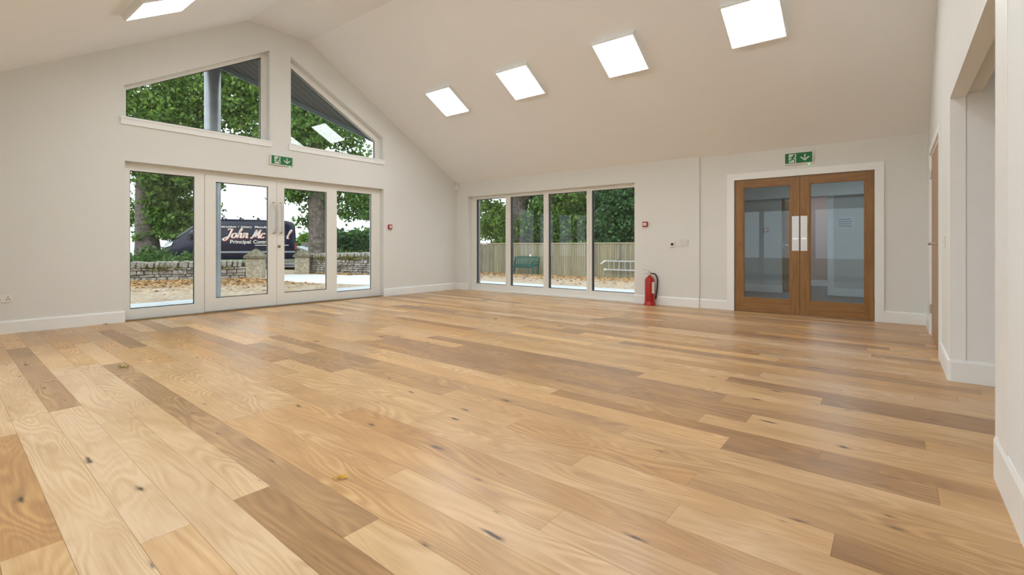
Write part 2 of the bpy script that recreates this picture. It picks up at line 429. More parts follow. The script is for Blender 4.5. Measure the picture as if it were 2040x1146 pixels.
# right wall
gC = [(y, z) for y, z in gable_out]; 
holeC = rect(-5.0, -3.101, -.02, 2.094); doorC = rect(-2.20, -.735, -.02, 2.015)
cpoly = [(-5.6, -.15), (.3, -.15), (.3, EAVE - SL * .3 + .1), (PROF[2][0], 4.6), (PROF[1][0], 4.6), (-5.6, ceilz(-5.6) + .1)]
hC = [(-5.0, -.15), (-3.101, -.15), (-3.101, 2.094), (-5.0, 2.094)]
hD = [(-2.20, -.15), (-.735, -.15), (-.735, 2.015), (-2.20, 2.015)]
outC = [(.3, -.15), (.3, EAVE - SL * .3 + .1), (PROF[2][0], 4.6), (PROF[1][0], 4.6), (-5.02, ceilz(-5.02) + .1), (-5.02, 2.094)] + [hC[2], hC[1], (-2.20, -.15), (-2.20, 2.015), (-.735, 2.015), (-.735, -.15)]
plate('wall_right', outC, [], lambda p, d: (XC + d, p[0], p[1]), .085, 'wall', **STR)
# nearer stretch of the right wall, a few centimetres further back
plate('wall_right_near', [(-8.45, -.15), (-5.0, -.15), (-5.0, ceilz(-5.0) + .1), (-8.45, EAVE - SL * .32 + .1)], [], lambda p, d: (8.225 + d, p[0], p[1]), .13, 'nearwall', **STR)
# wall behind the camera, with a big glazed opening like the one opposite
winD = rect(2.0, 7.4, -.02, 2.097)
plate('wall_front', rect(-.3, 8.34, -.15, 2.52), [winD], lambda p, d: (p[0], -8.13 - d, p[1]), .25, 'wall', **STR)

# ------------------------------------------------------------------ oak floor
def make_floor():
    edges = [-8.20, -8.05, -7.90, -7.75, -7.60, -7.44, -7.29, -7.13, -6.985, -6.835, -6.664, -6.519, -6.35, -6.19, -6.03, -5.875, -5.714, -5.55, -5.40, -5.22, -5.10, -4.94, -4.77, -4.63, -4.46, -4.30, -4.14, -3.99]
    while edges[-1] < .3: edges.append(edges[-1] + .15)
    ROT = -.028; px = 6.5
    # planks read off the photograph: row start edge -> [(x0, x1, tone, hue)]; pale cool left planks have daylight glare painted in
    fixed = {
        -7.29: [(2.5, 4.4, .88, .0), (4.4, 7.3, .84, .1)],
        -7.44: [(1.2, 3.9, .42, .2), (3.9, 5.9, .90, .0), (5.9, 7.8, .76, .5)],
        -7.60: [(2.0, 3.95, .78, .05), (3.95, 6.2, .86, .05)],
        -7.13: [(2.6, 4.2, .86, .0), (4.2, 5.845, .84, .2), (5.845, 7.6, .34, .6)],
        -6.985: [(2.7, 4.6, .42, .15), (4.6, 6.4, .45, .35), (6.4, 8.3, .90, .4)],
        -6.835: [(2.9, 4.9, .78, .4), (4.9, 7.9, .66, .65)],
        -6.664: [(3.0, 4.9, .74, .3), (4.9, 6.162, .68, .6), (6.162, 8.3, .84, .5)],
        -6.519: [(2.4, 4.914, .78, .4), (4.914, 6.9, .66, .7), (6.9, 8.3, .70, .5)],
        -6.35: [(3.2, 5.3, .62, .5), (5.3, 7.9, .52, .9)],
        -6.19: [(4.2, 5.75, .74, .5), (5.75, 7.23, .70, .5), (7.23, 8.3, .80, .4)],
        -6.03: [(3.7, 5.752, .76, .5), (5.752, 6.73, .64, .5), (6.73, 7.718, .80, .6), (7.718, 8.4, .28, .7)],
        -5.875: [(4.4, 6.2, .74, .5), (6.2, 7.2, .58, .8), (7.2, 8.4, .56, .5)],
        -5.714: [(3.6, 5.5, .48, .5), (5.5, 7.0, .66, .6), (7.0, 8.4, .60, .5)],
        -5.55: [(4.4, 6.737, .54, .4), (6.737, 8.4, .74, .4)],
        -5.40: [(4.1, 7.208, .76, .7), (7.208, 8.018, .30, .5), (8.018, 8.4, .68, .6)],
        -5.22: [(4.0, 6.058, .80, .5), (6.058, 7.6, .34, .8), (7.6, 8.4, .40, .6)],
        -5.10: [(4.2, 5.5, .42, .2), (5.5, 7.0, .52, .5), (7.0, 8.4, .72, .5)],
        -4.94: [(3.6, 6.4, .34, .3), (6.4, 7.221, .38, .5), (7.221, 8.4, .80, .5)],
        -4.77: [(3.4, 5.4, .36, .3), (5.4, 8.0, .40, .5)],
        -4.63: [(4.5, 7.0, .38, .25), (7.0, 8.4, .62, .5)],
        -4.46: [(3.9, 6.341, .30, .3), (6.341, 8.4, .76, .5)],
        -4.30: [(3.0, 5.8, .74, .5), (5.8, 7.513, .70, .5), (7.513, 8.4, .28, .4)],
        -4.14: [(4.2, 6.9, .62, .5), (6.9, 8.4, .30, .4)],
    }
    vs, fs, tone, hue, uvs = [], [], [], [], []
    ca, sa = math.cos(ROT), math.sin(ROT)
    def clip(poly):
        for ax, lim, sg in ((0, -.12, 1), (0, 11.0, -1), (1, -8.13, 1), (1, .15, -1)):
            out = []
            for i in range(len(poly)):
                a, b = poly[i], poly[(i + 1) % len(poly)]
                da, db = sg * (a[ax] - lim), sg * (b[ax] - lim)
                if da >= 0: out.append(a)
                if (da >= 0) != (db >= 0):
                    k = da / (da - db); out.append(tuple(a[j] + (b[j] - a[j]) * k for j in range(4)))
            poly = out
            if len(poly) < 3: return None
        return poly
    for i in range(len(edges) - 1):
        y0, y1 = edges[i], edges[i + 1]
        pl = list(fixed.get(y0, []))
        rr = random.Random(int(y0 * 1000) + 5)
        def rt(): return max(.24, min(.92, rr.gauss(.62, .16)))
        lo = pl[0][0] if pl else 9.6; hi = pl[-1][1] if pl else 9.6
        x = lo
        while x > -.6:
            ln = rr.uniform(.7, 2.0); pl.insert(0, (x - ln, x, rt(), rr.random())); x -= ln
        x = hi
        while x < 11.2:
            ln = rr.uniform(.7, 2.0); pl.append((x, x + ln, rt(), rr.random())); x += ln
        for (a, b, tn, hu) in pl:
            su, sv = rr.uniform(0, 60), rr.uniform(0, 60); g = .0005
            q = []
            for (xx, yy) in ((a + g, y0 + g), (b - g, y0 + g), (b - g, y1 - g), (a + g, y1 - g)):
                q.append((px + (xx - px) * ca - 0 * sa, yy + (xx - px) * sa, xx - a + su, yy - y0 + sv))
            q = clip(q)
            if not q: continue
            k = len(vs)
            vs += [(p[0], p[1], 0.0) for p in q]; fs.append(tuple(range(k, k + len(q))))
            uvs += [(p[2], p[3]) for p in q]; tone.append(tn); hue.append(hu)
    nb = len(fs)
    k = len(vs)
    for z in (-.0015, -.05):
        vs += [(-.12, -8.13, z), (11, -8.13, z), (11, .15, z), (-.12, .15, z)]
    fs += [(k, k + 1, k + 2, k + 3), (k + 7, k + 6, k + 5, k + 4)] + [(k + i, k + 4 + i, k + 4 + (i + 1) % 4, k + (i + 1) % 4) for i in range(4)]
    me = D.meshes.new('floor'); me.from_pydata(vs, [], fs)
    a = me.attributes.new('tone', 'FLOAT', 'FACE'); h = me.attributes.new('hue', 'FLOAT', 'FACE')
    n = len(fs)
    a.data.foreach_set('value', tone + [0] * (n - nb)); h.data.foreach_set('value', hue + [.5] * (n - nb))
    uv = me.uv_layers.new(name='UVMap')
    li = 0
    flat = []
    for p in me.polygons:
        for vi in p.vertices: flat += list(uvs[vi]) if vi < len(uvs) else [0, 0]
    uv.data.foreach_set('uv', flat)
    me.materials.append(M['floor']); me.materials.append(M['gap'])
    for p in me.polygons:
        if p.index >= nb: p.material_index = 1
    o = D.objects.new('floor', me); COL.objects.link(o)
    meta(o, **STR)
make_floor()

# ------------------------------------------------------------------ baseboards
def skirt(name, pts, h=.148, th=.018, z0=0.0):
    """pts: wall-face polyline with the room on the left of the direction of travel"""
    mb = MB()
    for (a, b) in zip(pts[:-1], pts[1:]):
        a, b = Vector((*a, 0)), Vector((*b, 0)); d = (b - a).normalized(); n = Vector((-d.y, d.x, 0))
        prof = [(0, z0), (th, z0), (th, h - .02), (th - .006, h - .004), (.004, h), (0, h)]
        k = len(mb.v); m = len(prof)
        for p in (a, b):
            for o_, z in prof: mb.v.append(tuple(p + n * o_ + Vector((0, 0, z))))
        mb.f += [(k + i, k + (i + 1) % m, k + m + (i + 1) % m, k + m + i) for i in range(m)]
        mb.f += [tuple(range(k, k + m)), tuple(range(k + 2 * m - 1, k + m - 1, -1))]
    return mb.build(name, 'trim', **STR)
skirt('baseboard_left', [(0, -6.102), (0, -8.13)][::-1][::-1])
skirt('baseboard_left_far', [(0, 0), (0, -2.025)])
skirt('baseboard_back', [(.352, 0), (0, 0)])
skirt('baseboard_back_middle', [(5.434, 0), (4.333, 0)])
skirt('baseboard_back_recess', [(5.848, .03), (5.434, .03)])
skirt('baseboard_back_right', [(XC, .03), (7.775, .03)])
skirt('baseboard_right_corner', [(XC, -.665), (XC, .03)])
skirt('baseboard_right', [(XC, -3.101), (XC, -2.27)])
skirt('baseboard_right_near', [(8.225, -8.13), (8.225, -5.0)], h=.185, th=.011)
skirt('baseboard_annex', [(11.0, -3.101), (XC, -3.101)], h=.16)

# ------------------------------------------------------------------ gable door set
d1 = empty('door_1', (-.12, -4.067, 0), **STR)
fy = lambda x: (lambda p, d: (x - d, p[0], p[1]))
sideL = rect(-6.02, -5.257, .147, 2.003); sideR = rect(-2.967, -2.211, .145, 2.0)
opn = rect(-5.13, -3.02, .012, 2.056)
frame_plate('door_frame', rect(-6.104, -2.023, -.02, 2.111), [sideL, sideR, opn], fy(-.12), .07, 'frame', d1)
gk = MB()
def gasket(mb, r, plane, w=.012, dep=.004, axis='X'):
    (a0, b0), (a1, b1) = r[0], r[2]
    for q in ((a0, a0 + w, b0, b1), (a1 - w, a1, b0, b1), (a0, a1, b0, b0 + w), (a0, a1, b1 - w, b1)):
        if axis == 'X': mb.box(plane - dep, plane, q[0], q[1], q[2], q[3])
        else: mb.box(q[0], q[1], plane, plane + dep, q[2], q[3])
for r in (sideL, sideR): gasket(gk, r, -.150)
gk.build('gasket', 'gasket', d1)
for r in (sideL, sideR):
    box('glass_pane', 'glass', d1, -.158, -.152, r[0][0] - .005, r[1][0] + .005, r[0][1] - .005, r[2][1] + .005)
for sgn, lf, gl in ((-1, rect(-5.126, -4.0695, .017, 2.053), rect(-4.98, -4.205, .208, 1.957)), (1, rect(-4.0645, -3.024, .017, 2.053), rect(-3.941, -3.167, .208, 1.957))):
    leaf = frame_plate('door_leaf', lf, [gl], fy(-.112), .06, 'frame', d1)
    g = MB(); gasket(g, gl, -.138); g.build('gasket', 'gasket', leaf)
    box('glass_pane', 'glass', leaf, -.146, -.140, gl[0][0] - .005, gl[1][0] + .005, gl[0][1] - .005, gl[2][1] + .005)
    hy = -4.067 + sgn * .045 + (-.012 if sgn < 0 else .012)
    pts = [(-.112, hy, 1.20), (-.075, hy, 1.20), (-.062, hy, 1.215), (-.060, hy, 1.24), (-.060, hy, 1.66), (-.062, hy, 1.685), (-.075, hy, 1.70), (-.112, hy, 1.70)]
    MB().tube(pts, .011, 10).build('pull_handle', 'chrome', leaf, smooth=True)
    if sgn > 0:
        MB().lathe([(.022, -.112), (.022, -.100), (.017, -.097)], (0, hy - .02, .985), 20, 'X').build('lock_cylinder', 'brass', leaf, smooth=SM)
box('threshold', 'brass', d1, -.21, -.008, -6.10, -2.027, -.008, .012)

# upper gable windows
def gwin(name, hole, glassp):
    w = empty(name, (-.12, sum(p[0] for p in hole) / 4, hole[0][1]), **STR)
    frame_plate('window_frame', [(p[0] + (.002 if p[0] > -4.3 and p[0] > sum(q[0] for q in hole) / 4 else -.002), p[1]) for p in hole], [glassp], fy(-.12), .07, 'frame', w)
    cy = sum(p[0] for p in glassp) / 4; cz = sum(p[1] for p in glassp) / 4
    inner = [(cy + (p[0] - cy) * .988, cz + (p[1] - cz) * .975) for p in glassp]
    plate('gasket', [(cy + (p[0] - cy) * 1.002, cz + (p[1] - cz) * 1.003) for p in glassp], [inner], fy(-.150), .004, 'gasket', w)
    gp = [(cy + (p[0] - cy) * 1.004, cz + (p[1] - cz) * 1.006) for p in glassp]
    MB().prism(gp, 'X', -.160, -.154).build('glass_pane', 'glass', w)
    y0, y1 = hole[0][0], hole[1][0]
    sb = MB().box(-.125, .032, y0 - .045, y1 + .026, 2.655, 2.676).box(0.0005, .022, y0 - .04, y1 + .02, 2.582, 2.656)
    sb.build('window_sill', 'trim', w)
gwin('window_1', winL, [(-6.063, 2.715), (-4.314, 2.715), (-4.314, 4.033), (-6.063, 3.066)])
gwin('window_2', winR, [(-3.83, 2.71), (-2.139, 2.71), (-2.139, 3.05), (-3.83, 4.006)])

# sliding glazing on the back wall
w3 = empty('window_3', (2.34, .12, 0), **STR)
fB = lambda y: (lambda p, d: (p[0], y + d, p[1]))
panes = [(.493, 1.345), (1.474, 2.335), (2.447, 3.321), (3.424, 4.283)]
frame_plate('window_frame', rect(.350, 4.335, -.02, 2.099), [rect(.41, 4.325, .075, 2.062)], fB(.12), .08, 'frame', w3)
for k, (a, b) in enumerate(panes):
    lo = [.41, 1.41, 2.391, 3.372][k]; hi = [1.41, 2.391, 3.372, 4.325][k]
    rr_ = rect(a, b, .147, 2.030)
    pn = frame_plate('sliding_panel', rect(lo + .001, hi - .001, .076, 2.061), [rr_], fB(.124 if k in (0, 3) else .118), .045, 'frame', w3)
    g = MB(); yy = .150; gasket(g, rr_, yy, w=.012, axis='Y'); g.box(a, a + .028, yy + .0045, yy + .03, .147, 2.03); g.build('gasket', 'gasket', pn)
    box('glass_pane', 'glass', pn, a - .005, b + .005, .1555, .161, .142, 2.035)
box('track', 'frame', w3, .352, 4.333, .02, .12, -.008, .02)

# window behind the camera (out of frame, opposite the sliding glazing)
w4 = empty('window_4', (4.1, -8.2, 0), **STR)
pD = [(2.12, 3.30), (3.42, 4.64), (4.76, 5.98), (6.10, 7.28)]
plate('window_frame', rect(2.0, 7.4, -.02, 2.099), [rect(a, b, .147, 2.03) for a, b in pD], lambda p, d: (p[0], -8.24 - d, p[1]), .06, 'frame', w4)
for a, b in pD: box('glass_pane', 'glass', w4, a - .004, b + .004, -8.275, -8.269, .143, 2.034)

# ------------------------------------------------------------------ oak double doors
d2 = empty('door_2', (6.81, .05, 0), **STR)
plate('door_lining', [(5.925, -.01), (5.951, -.01), (5.951, 1.997), (7.677, 1.997), (7.677, -.01), (7.705, -.01), (7.705, 2.025), (5.925, 2.025)], [], lambda p, d: (p[0], .028 + d, p[1]), .125, 'trim', d2)
plate('architrave', [(5.848, 0), (5.9515, 0), (5.9515, 1.9965), (7.6765, 1.9965), (7.6765, 0), (7.776, 0), (7.776, 2.094), (5.848, 2.094)], [], lambda p, d: (p[0], .029 - d, p[1]), .022, 'trim', d2)
for k, (x0, x1, g0, g1) in enumerate(((5.956, 6.8205, 6.076, 6.702), (6.8235, 7.672, 6.942, 7.573))):
    lf = empty('door_leaf', (0, 0, 0)); lf.parent = d2; OFF[lf.name] = Vector(d2.location)
    st = MB().box(x0, g0, .032, .076, .008, 1.992).box(g1, x1, .032, .076, .008, 1.992).build('stile', 'oak', lf, bevel=.002)
    MB().box(g0, g1, .0325, .0755, .008, .21).box(g0, g1, .0325, .0755, 1.88, 1.992).build('rail', 'oakrail', lf)
    bd = MB(); 
    for q in ((g0, g0 + .012, .21, 1.88), (g1 - .012, g1, .21, 1.88), (g0, g1, .21, .222), (g0, g1, 1.868, 1.88)): bd.box(q[0], q[1], .040, .068, q[2], q[3])
    bd.build('glazing_bead', 'oak', lf)
    box('glass_pane', 'dglass', lf, g0 + .002, g1 - .002, .051, .057, .212, 1.878)
    xa, xb = ((6.724, 6.812), (6.831, 6.914))[k]
    pp = box('push_plate', 'steel', lf, xa, xb, .0295, .0318, .923, 1.42, bevel=.0008)
    bb = MB().box(xa + .01, xb - .01, .022, .0295, 1.085, 1.11); bb.build('pull_bar', 'chrome', pp, bevel=.002)

# ------------------------------------------------------------------ door in the right wall and the wide opening
d3 = empty('door_3', (XC + .04, -1.47, 0), **STR)
jj = MB().box(XC - .001, XC + .086, -.765, -.735, -.01, 2.015).box(XC - .001, XC + .086, -2.20, -2.17, -.01, 2.015).box(XC - .001, XC + .086, -2.17, -.765, 1.985, 2.015)
jj.build('door_lining', 'trim', d3)
plate('architrave', [(-.665, 0), (-.737, 0), (-.737, 2.013), (-2.198, 2.013), (-2.198, 0), (-2.27, 0), (-2.27, 2.085), (-.665, 2.085)], [], lambda p, d: (XC + .0005 - d, p[0], p[1]), .02, 'trim', d3)
sl = box('door_slab', 'palewood', d3, XC + .002, XC + .046, -2.167, -.768, .01, 1.983)
hb = MB().lathe([(.026, XC + .002), (.026, XC - .008)], (0, -2.03, 1.015), 20, 'X').tube([(XC - .005, -2.03, 1.015), (XC - .060, -2.03, 1.015), (XC - .066, -2.02, 1.015), (XC - .066, -1.89, 1.012)], .012, 10).lathe([(.02, XC + .002), (.02, XC - .008)], (0, -2.03, 1.085), 16, 'X')
hb.build('lever_handle', 'chrome', sl, smooth=SM)
for z in (1.79, .29):
    MB().tube([(XC - .008, -.77, z - .05), (XC - .008, -.77, z + .05)], .008, 10).box(XC - .004, XC + .0015, -.80, -.745, z - .05, z + .05).build('hinge', 'chrome', d3)
# wide opening: lining and head
t2 = empty('trim_2', (XC, -3.101, 0), **STR)
MB().box(XC - .004, 8.288, -3.108, -3.1015, .0, 2.086).build('far_jamb', 'trim', t2)
MB().box(XC - .004, 8.29, -4.992, -3.1015, 2.0865, 2.0935).build('head_lining', 'trim', t2)
MB().box(8.2905, 8.375, -5.0, -3.101, 2.110, 2.20).build('head_track_box', 'wall', t2)
t3 = MB().box(8.2215, 8.226, -5.26, -5.0005, .186, 4.0).box(8.220, 8.355, -5.0, -4.993, .0, 2.086)
t3.build('trim_3', 'trim', **STR)
# annex beyond the opening
MB().box(XC + .0845, 11.1, -3.101, -2.98, -.05, 2.8).build('wall_annex_far', 'annex', **STR)
MB().box(11.0, 11.1, -8.45, -3.0, -.05, 2.8).build('wall_annex_side', 'annex', **STR)
wa = plate('wall_annex_near', rect(8.36, 11.1, -.15, 2.8), [rect(8.6, 10.8, .2, 2.3)], lambda p, d: (p[0], -8.13 - d, p[1]), .2, 'annex', **STR)  # unseen; opening added and sized to let daylight into the annex
MB().box(8.2905, 11.1, -8.45, -3.0, 2.6, 2.7).build('ceiling_annex', 'wall', **STR)

# ------------------------------------------------------------------ lobby behind the oak doors
LB = dict(kind='structure')
MB().box(5.2, 8.3, .151, 6.4, -.05, -.001).build('floor_lobby', 'carpet', **LB)
MB().box(5.2, 8.3, .15, 6.4, 2.42, 2.5).build('ceiling_lobby', 'greywall', **LB)
MB().box(5.2, 5.3, .151, 6.3, -.05, 2.42).build('wall_lobby_left', 'greywall', **LB)
MB().box(8.2, 8.3, .151, 6.3, -.05, 2.42).build('wall_lobby_right', 'greywall', **LB)
MB().box(5.3, 8.2, 6.1, 6.2, -.05, 2.42).build('wall_lobby_end', 'pink', **LB)
plate('wall_lobby_back', [(5.3, -.05), (6.03, -.05), (6.03, 1.98), (6.86, 1.98), (6.86, -.05), (8.2, -.05), (8.2, 2.42), (5.3, 2.42)], [], lambda p, d: (p[0], 3.62 + d, p[1]), .1, 'greywall', **LB)
MB().box(5.3, 8.2, 3.45, 3.62, 1.985, 2.42).build('trim_4', 'trim', **LB)
MB().box(5.3, 6.03, 3.602, 3.62, 0, .15).box(6.93, 8.2, 3.602, 3.62, 0, .15).box(5.3, 8.2, 6.082, 6.1, 0, .15).build('baseboard_lobby', 'trim', **LB)
MB().box(6.83, 6.93, 3.60, 3.72, 0, 1.985).build('trim_5', 'trim', **LB)
d5 = empty('door_5', (6.05, 3.68, 0), **LB)
lsl = MB().box(6.03, 6.072, 3.60, 4.36, .01, 1.97).build('door_slab', 'oak', d5)
MB().tube([(6.075, 3.66, 1.0), (6.11, 3.66, 1.0), (6.115, 3.68, 1.0), (6.115, 3.78, 1.0)], .010, 8).lathe([(.027, 6.0725), (.027, 6.08)], (0, 3.66, 1.0), 16, 'X').build('lever_handle', 'chrome', lsl, smooth=SM)
box('latch_plate', 'chrome', lsl, 6.036, 6.066, 3.597, 3.60, .93, 1.08)
ll = empty('ceiling_light', (7.1, 1.9, 2.42), label='square ceiling light in the lobby seen through the oak glazed doors', cat='light')  # no fitting in view; lamp added to light the lobby
MB().box(6.8, 7.4, 1.6, 2.2, 2.385, 2.4195).build('light_casing', 'trim', ll)
MB().box(6.83, 7.37, 1.63, 2.17, 2.382, 2.3848).build('diffuser', 'lobby_lamp', ll)
l2_ = dup(ll, (6.5, 5.0, 2.42), label='square ceiling light in the pink room beyond the lobby doorway')  # out of view, added because the pink room was dark
ntc = empty('notice', (7.12, 3.61, 1.45), label='grey paper notice pinned to the lobby wall behind the right oak door pane', cat='notice')
MB().box(6.99, 7.27, 3.612, 3.6202, 1.34, 1.56).build('sheet', 'paper', ntc)
rn = random.Random(3)
for r_ in range(4):
    lt = MB(); lt.box(7.01, 7.25 - rn.uniform(0, .06), 3.6105, 3.6121, 1.37 + r_ * .045, 1.392 + r_ * .045)
    lt.build('printed_line', 'ink', ntc)

# ------------------------------------------------------------------ lamps
ang = math.atan(SL)
def led(loc, right=True, label=''):
    r = empty('led_panel_light', loc, ((-ang if right else ang), 0, 0), local=True, label=label, cat='light', group='square LED panels on the sloping ceiling')
    f = MB(); h = .3
    for q in ((-h, h, -h, -h + .017), (-h, h, h - .017, h), (-h, -h + .017, -h + .017, h - .017), (h - .017, h, -h + .017, h - .017)): f.box(q[0], q[1], q[2], q[3], -.066, 0)
    f.build('frame', 'trim', r); 
    MB().box(-.2828, .2828, -.2828, .2828, -.062, -.002).build('diffuser', 'lamp', r)
    return r
yc = -1.95
LAB = ['furthest LED panel of the right slope, nearest the glazed gable', 'second LED panel from the gable on the right ceiling slope', 'third LED panel from the gable on the right ceiling slope', 'nearest and largest looking LED panel on the right ceiling slope']
p0 = led((1.745, yc, EAVE - SL * yc - .002), True, LAB[0])
for i in range(1, 4):
    x = (1.745, 3.352, 5.022, 6.640)[i]
    dup(p0, (x, yc, EAVE - SL * yc - .002), label=LAB[i])
q0 = led((1.985, -8.13 + 1.86, EAVE + SL * 1.86 - .002), False, 'LED panel on the left ceiling slope above the left gable window')
for x, lb in ((3.62, 'LED panel on the left ceiling slope, second from the gable'), (5.25, 'LED panel on the left ceiling slope, third from the gable'), (6.88, 'LED panel on the left ceiling slope, fourth from the gable')):  # out of view: panels added along the row for the room light
    dup(q0, (x, -8.13 + 1.86, EAVE + SL * 1.86 - .002), label=lb)
dl = empty('downlight', (1.622, -4.078, 4.5), label='small round recessed downlight in the flat strip of ceiling at the ridge', cat='light')
MB().lathe([(.036, 4.496), (.048, 4.494), (.05, 4.4995), (.036, 4.4995)], (1.622, -4.078, 0), 24).build('bezel', 'trim', dl, smooth=SM)
MB().lathe([(.035, 4.497), (.035, 4.4994)], (1.622, -4.078, 0), 24).build('lamp', 'spot', dl)

# ------------------------------------------------------------------ exit signs
def exit_sign(name, root, P, w, h):
    """P(u, d, z): u along the face, d out of the wall"""
    def bx(mb, u0, u1, d0, d1, z0, z1):
        a = [P(u, d, z) for u in (u0, u1) for d in (d0, d1) for z in (z0, z1)]
        mb.box(min(q[0] for q in a), max(q[0] for q in a), min(q[1] for q in a), max(q[1] for q in a), min(q[2] for q in a), max(q[2] for q in a)); return mb
    def poly(mb, pts, d0, d1):
        n = len(pts); k = len(mb.v)
        mb.v += [P(u, d0, z) for u, z in pts] + [P(u, d1, z) for u, z in pts]
        mb.f += [tuple(range(k, k + n)), tuple(range(k + 2 * n - 1, k + n - 1, -1))] + [(k + i, k + n + i, k + n + (i + 1) % n, k + (i + 1) % n) for i in range(n)]
        return mb
    c = bx(MB(), -w / 2 - .012, w / 2 + .012, 0, .035, -h / 2 - .014, h / 2 + .014); c.build('casing', 'plastic', root, bevel=.004)
    face = bx(MB(), -w / 2, w / 2, .0352, .037, -h / 2, h / 2).build('sign_face', 'green', root)
    d0, d1 = .0371, .0378
    s = h
    # white doorway with green running figure
    x0, x1 = -w * .36, -w * .085
    dr = bx(MB(), x0, x1, d0, d1, -s * .44, s * .42); dr.build('doorway_symbol', 'signwhite', root)
    fg = MB(); e0, e1 = .0379, .0386
    cx = (x0 + x1) / 2 + .01
    poly(fg, [(cx + .012 + .014 * math.cos(a * math.pi / 6), s * .30 + .014 * math.sin(a * math.pi / 6)) for a in range(12)], e0, e1)
    for (a, b, t) in (((.008, .20), (-.014, -.05), .022), ((-.014, -.05), (.022, -.17), .014), ((.022, -.17), (.016, -.40), .012), ((-.014, -.04), (-.030, -.22), .014), ((-.030, -.22), (-.062, -.24), .012), ((.006, .17), (-.030, .13), .010), ((-.030, .13), (-.044, -.02), .009), ((.008, .17), (.030, .02), .010), ((.030, .02), (.050, .06), .009)):
        a = Vector((cx + a[0], s * a[1])); b = Vector((cx + b[0], s * b[1])); dd = (b - a).normalized(); n = Vector((-dd.y, dd.x)) * t / 2
        poly(fg, [tuple(a + n), tuple(b + n), tuple(b - n), tuple(a - n)], e0, e1)
    fg.build('running_figure', 'green', root)
    ar = MB(); ax = w * .235; t = .013
    poly(ar, [(ax - t / 2, s * .33), (ax + t / 2, s * .33), (ax + t / 2, -s * .10), (ax - t / 2, -s * .10)], d0, d1)
    for sg in (-1, 1):
        poly(ar, [(ax, -s * .33), (ax, -s * .16), (ax + sg * .042, s * .08), (ax + sg * .056, s * .08), (ax + sg * .056, s * .03)], d0, d1)
    ar.build('arrow', 'signwhite', root)
    ind = bx(MB(), w * .36, w * .36 + .014, .012, .024, -h / 2 - .03, -h / 2 - .0145); ind.build('indicator', 'indicator', root)
eA = empty('exit_sign', (0, -4.052, 2.385), label='green exit sign with running figure and down arrow above the white glazed doors', cat='exit sign', group='emergency exit signs')
exit_sign('a', eA, lambda u, d, z: (d, -4.052 + u, 2.385 + z), .345, .135)
eB = empty('exit_sign', (6.81, .03, 2.245), label='green exit sign with running figure and down arrow above the oak double doors', cat='exit sign', group='emergency exit signs')
exit_sign('b', eB, lambda u, d, z: (6.81 + u, .03 - d, 2.245 + z), .335, .145)

# ------------------------------------------------------------------ small wall fittings
def call_point(loc, axis, label):
    r = empty('call_point', loc, label=label, cat='fire alarm', group='red break-glass call points')
    x, y, z = loc; h = .044; e = .003
    if axis == 'X':
        MB().box(x - e, x + .04, y - h, y + h, z - h, z + h).build('housing', 'callred', r, bevel=.006)
        MB().box(x + .0402, x + .042, y - .03, y + .03, z - .024, z + .022).build('press_panel', 'label', r)
        MB().box(x + .0421, x + .0427, y - .02, y + .02, z - .005, z + .003).build('arrow_mark', 'dark', r)
    else:
        MB().box(x - h, x + h, y - .04, y + e, z - h, z + h).build('housing', 'callred', r, bevel=.006)
        MB().box(x - .03, x + .03, y - .042, y - .0402, z - .024, z + .022).build('press_panel', 'label', r)
        MB().box(x - .02, x + .02, y - .0427, y - .0421, z - .005, z + .003).build('arrow_mark', 'dark', r)
call_point((0, -1.88, 1.37), 'X', 'red fire alarm call point right of the white glazed doors')
call_point((4.535, 0, 1.363), 'Y', 'red fire alarm call point right of the sliding glazing, above the extinguisher')
call_point((5.72, 3.62, 1.33), 'Y', 'red fire alarm call point seen through the left oak door pane')
def socket(loc, axis, label, w=.147):
    r = empty('wall_socket', loc, label=label, cat='socket', group='double wall sockets'); x, y, z = loc; h = .043
    if axis == 'X': MB().box(x, x + .010, y - w / 2, y + w / 2, z - h, z + h).build('faceplate', 'plastic', r, bevel=.003)
    else: MB().box(x - w / 2, x + w / 2, y - .010, y, z - h, z + h).build('faceplate', 'plastic', r, bevel=.003)
    for c in ((-w / 4, w / 4) if w > .1 else (0,)):
        pin = MB(); sw = MB()
        for a, b in ((0, .012), (-.011, -.012), (.011, -.012)):
            if axis == 'X': pin.box(x + .0101, x + .0106, y + c + a - .004, y + c + a + .004, z + b - .006, z + b + .006)
            else: pin.box(x + c + a - .004, x + c + a + .004, y - .0106, y - .0101, z + b - .006, z + b + .006)
        if axis == 'X': sw.box(x + .0101, x + .014, y + c - .006, y + c + .006, z + .024, z + .036)
        else: sw.box(x + c - .006, x + c + .006, y - .014, y - .0101, z + .024, z + .036)
        pin.build('pin_holes', 'dark', r); sw.build('rocker_switch', 'plastic', r)
    return r
socket((0, -7.20, .40), 'X', 'white double wall socket at the far left edge of the gable wall')
socket((0, -.975, .40), 'X', 'white double wall socket low on the gable wall near the far corner')
socket((.165, 0, .408), 'Y', 'small white socket between the far corner and the sliding glazing', .087)
th = empty('thermostat', (5.003, 0, 1.018), label='small white square control with a round black dial right of the extinguisher', cat='thermostat')
MB().box(4.960, 5.046, -.02, .003, .975, 1.061).build('housing', 'label', th, bevel=.004)
MB().lathe([(.023, -.0205), (.023, -.030), (.018, -.033)], (5.003, 0, 1.02), 20, 'Y').build('dial', 'dark', th, smooth=SM)
sw = empty('switch_plate', (5.187, 0, 1.042), label='beige double light switch plate beside the wall corner, right of the thermostat', cat='light switch')
MB().box(5.118, 5.256, -.010, 0, .986, 1.098).build('faceplate', 'plastic2', sw, bevel=.003)
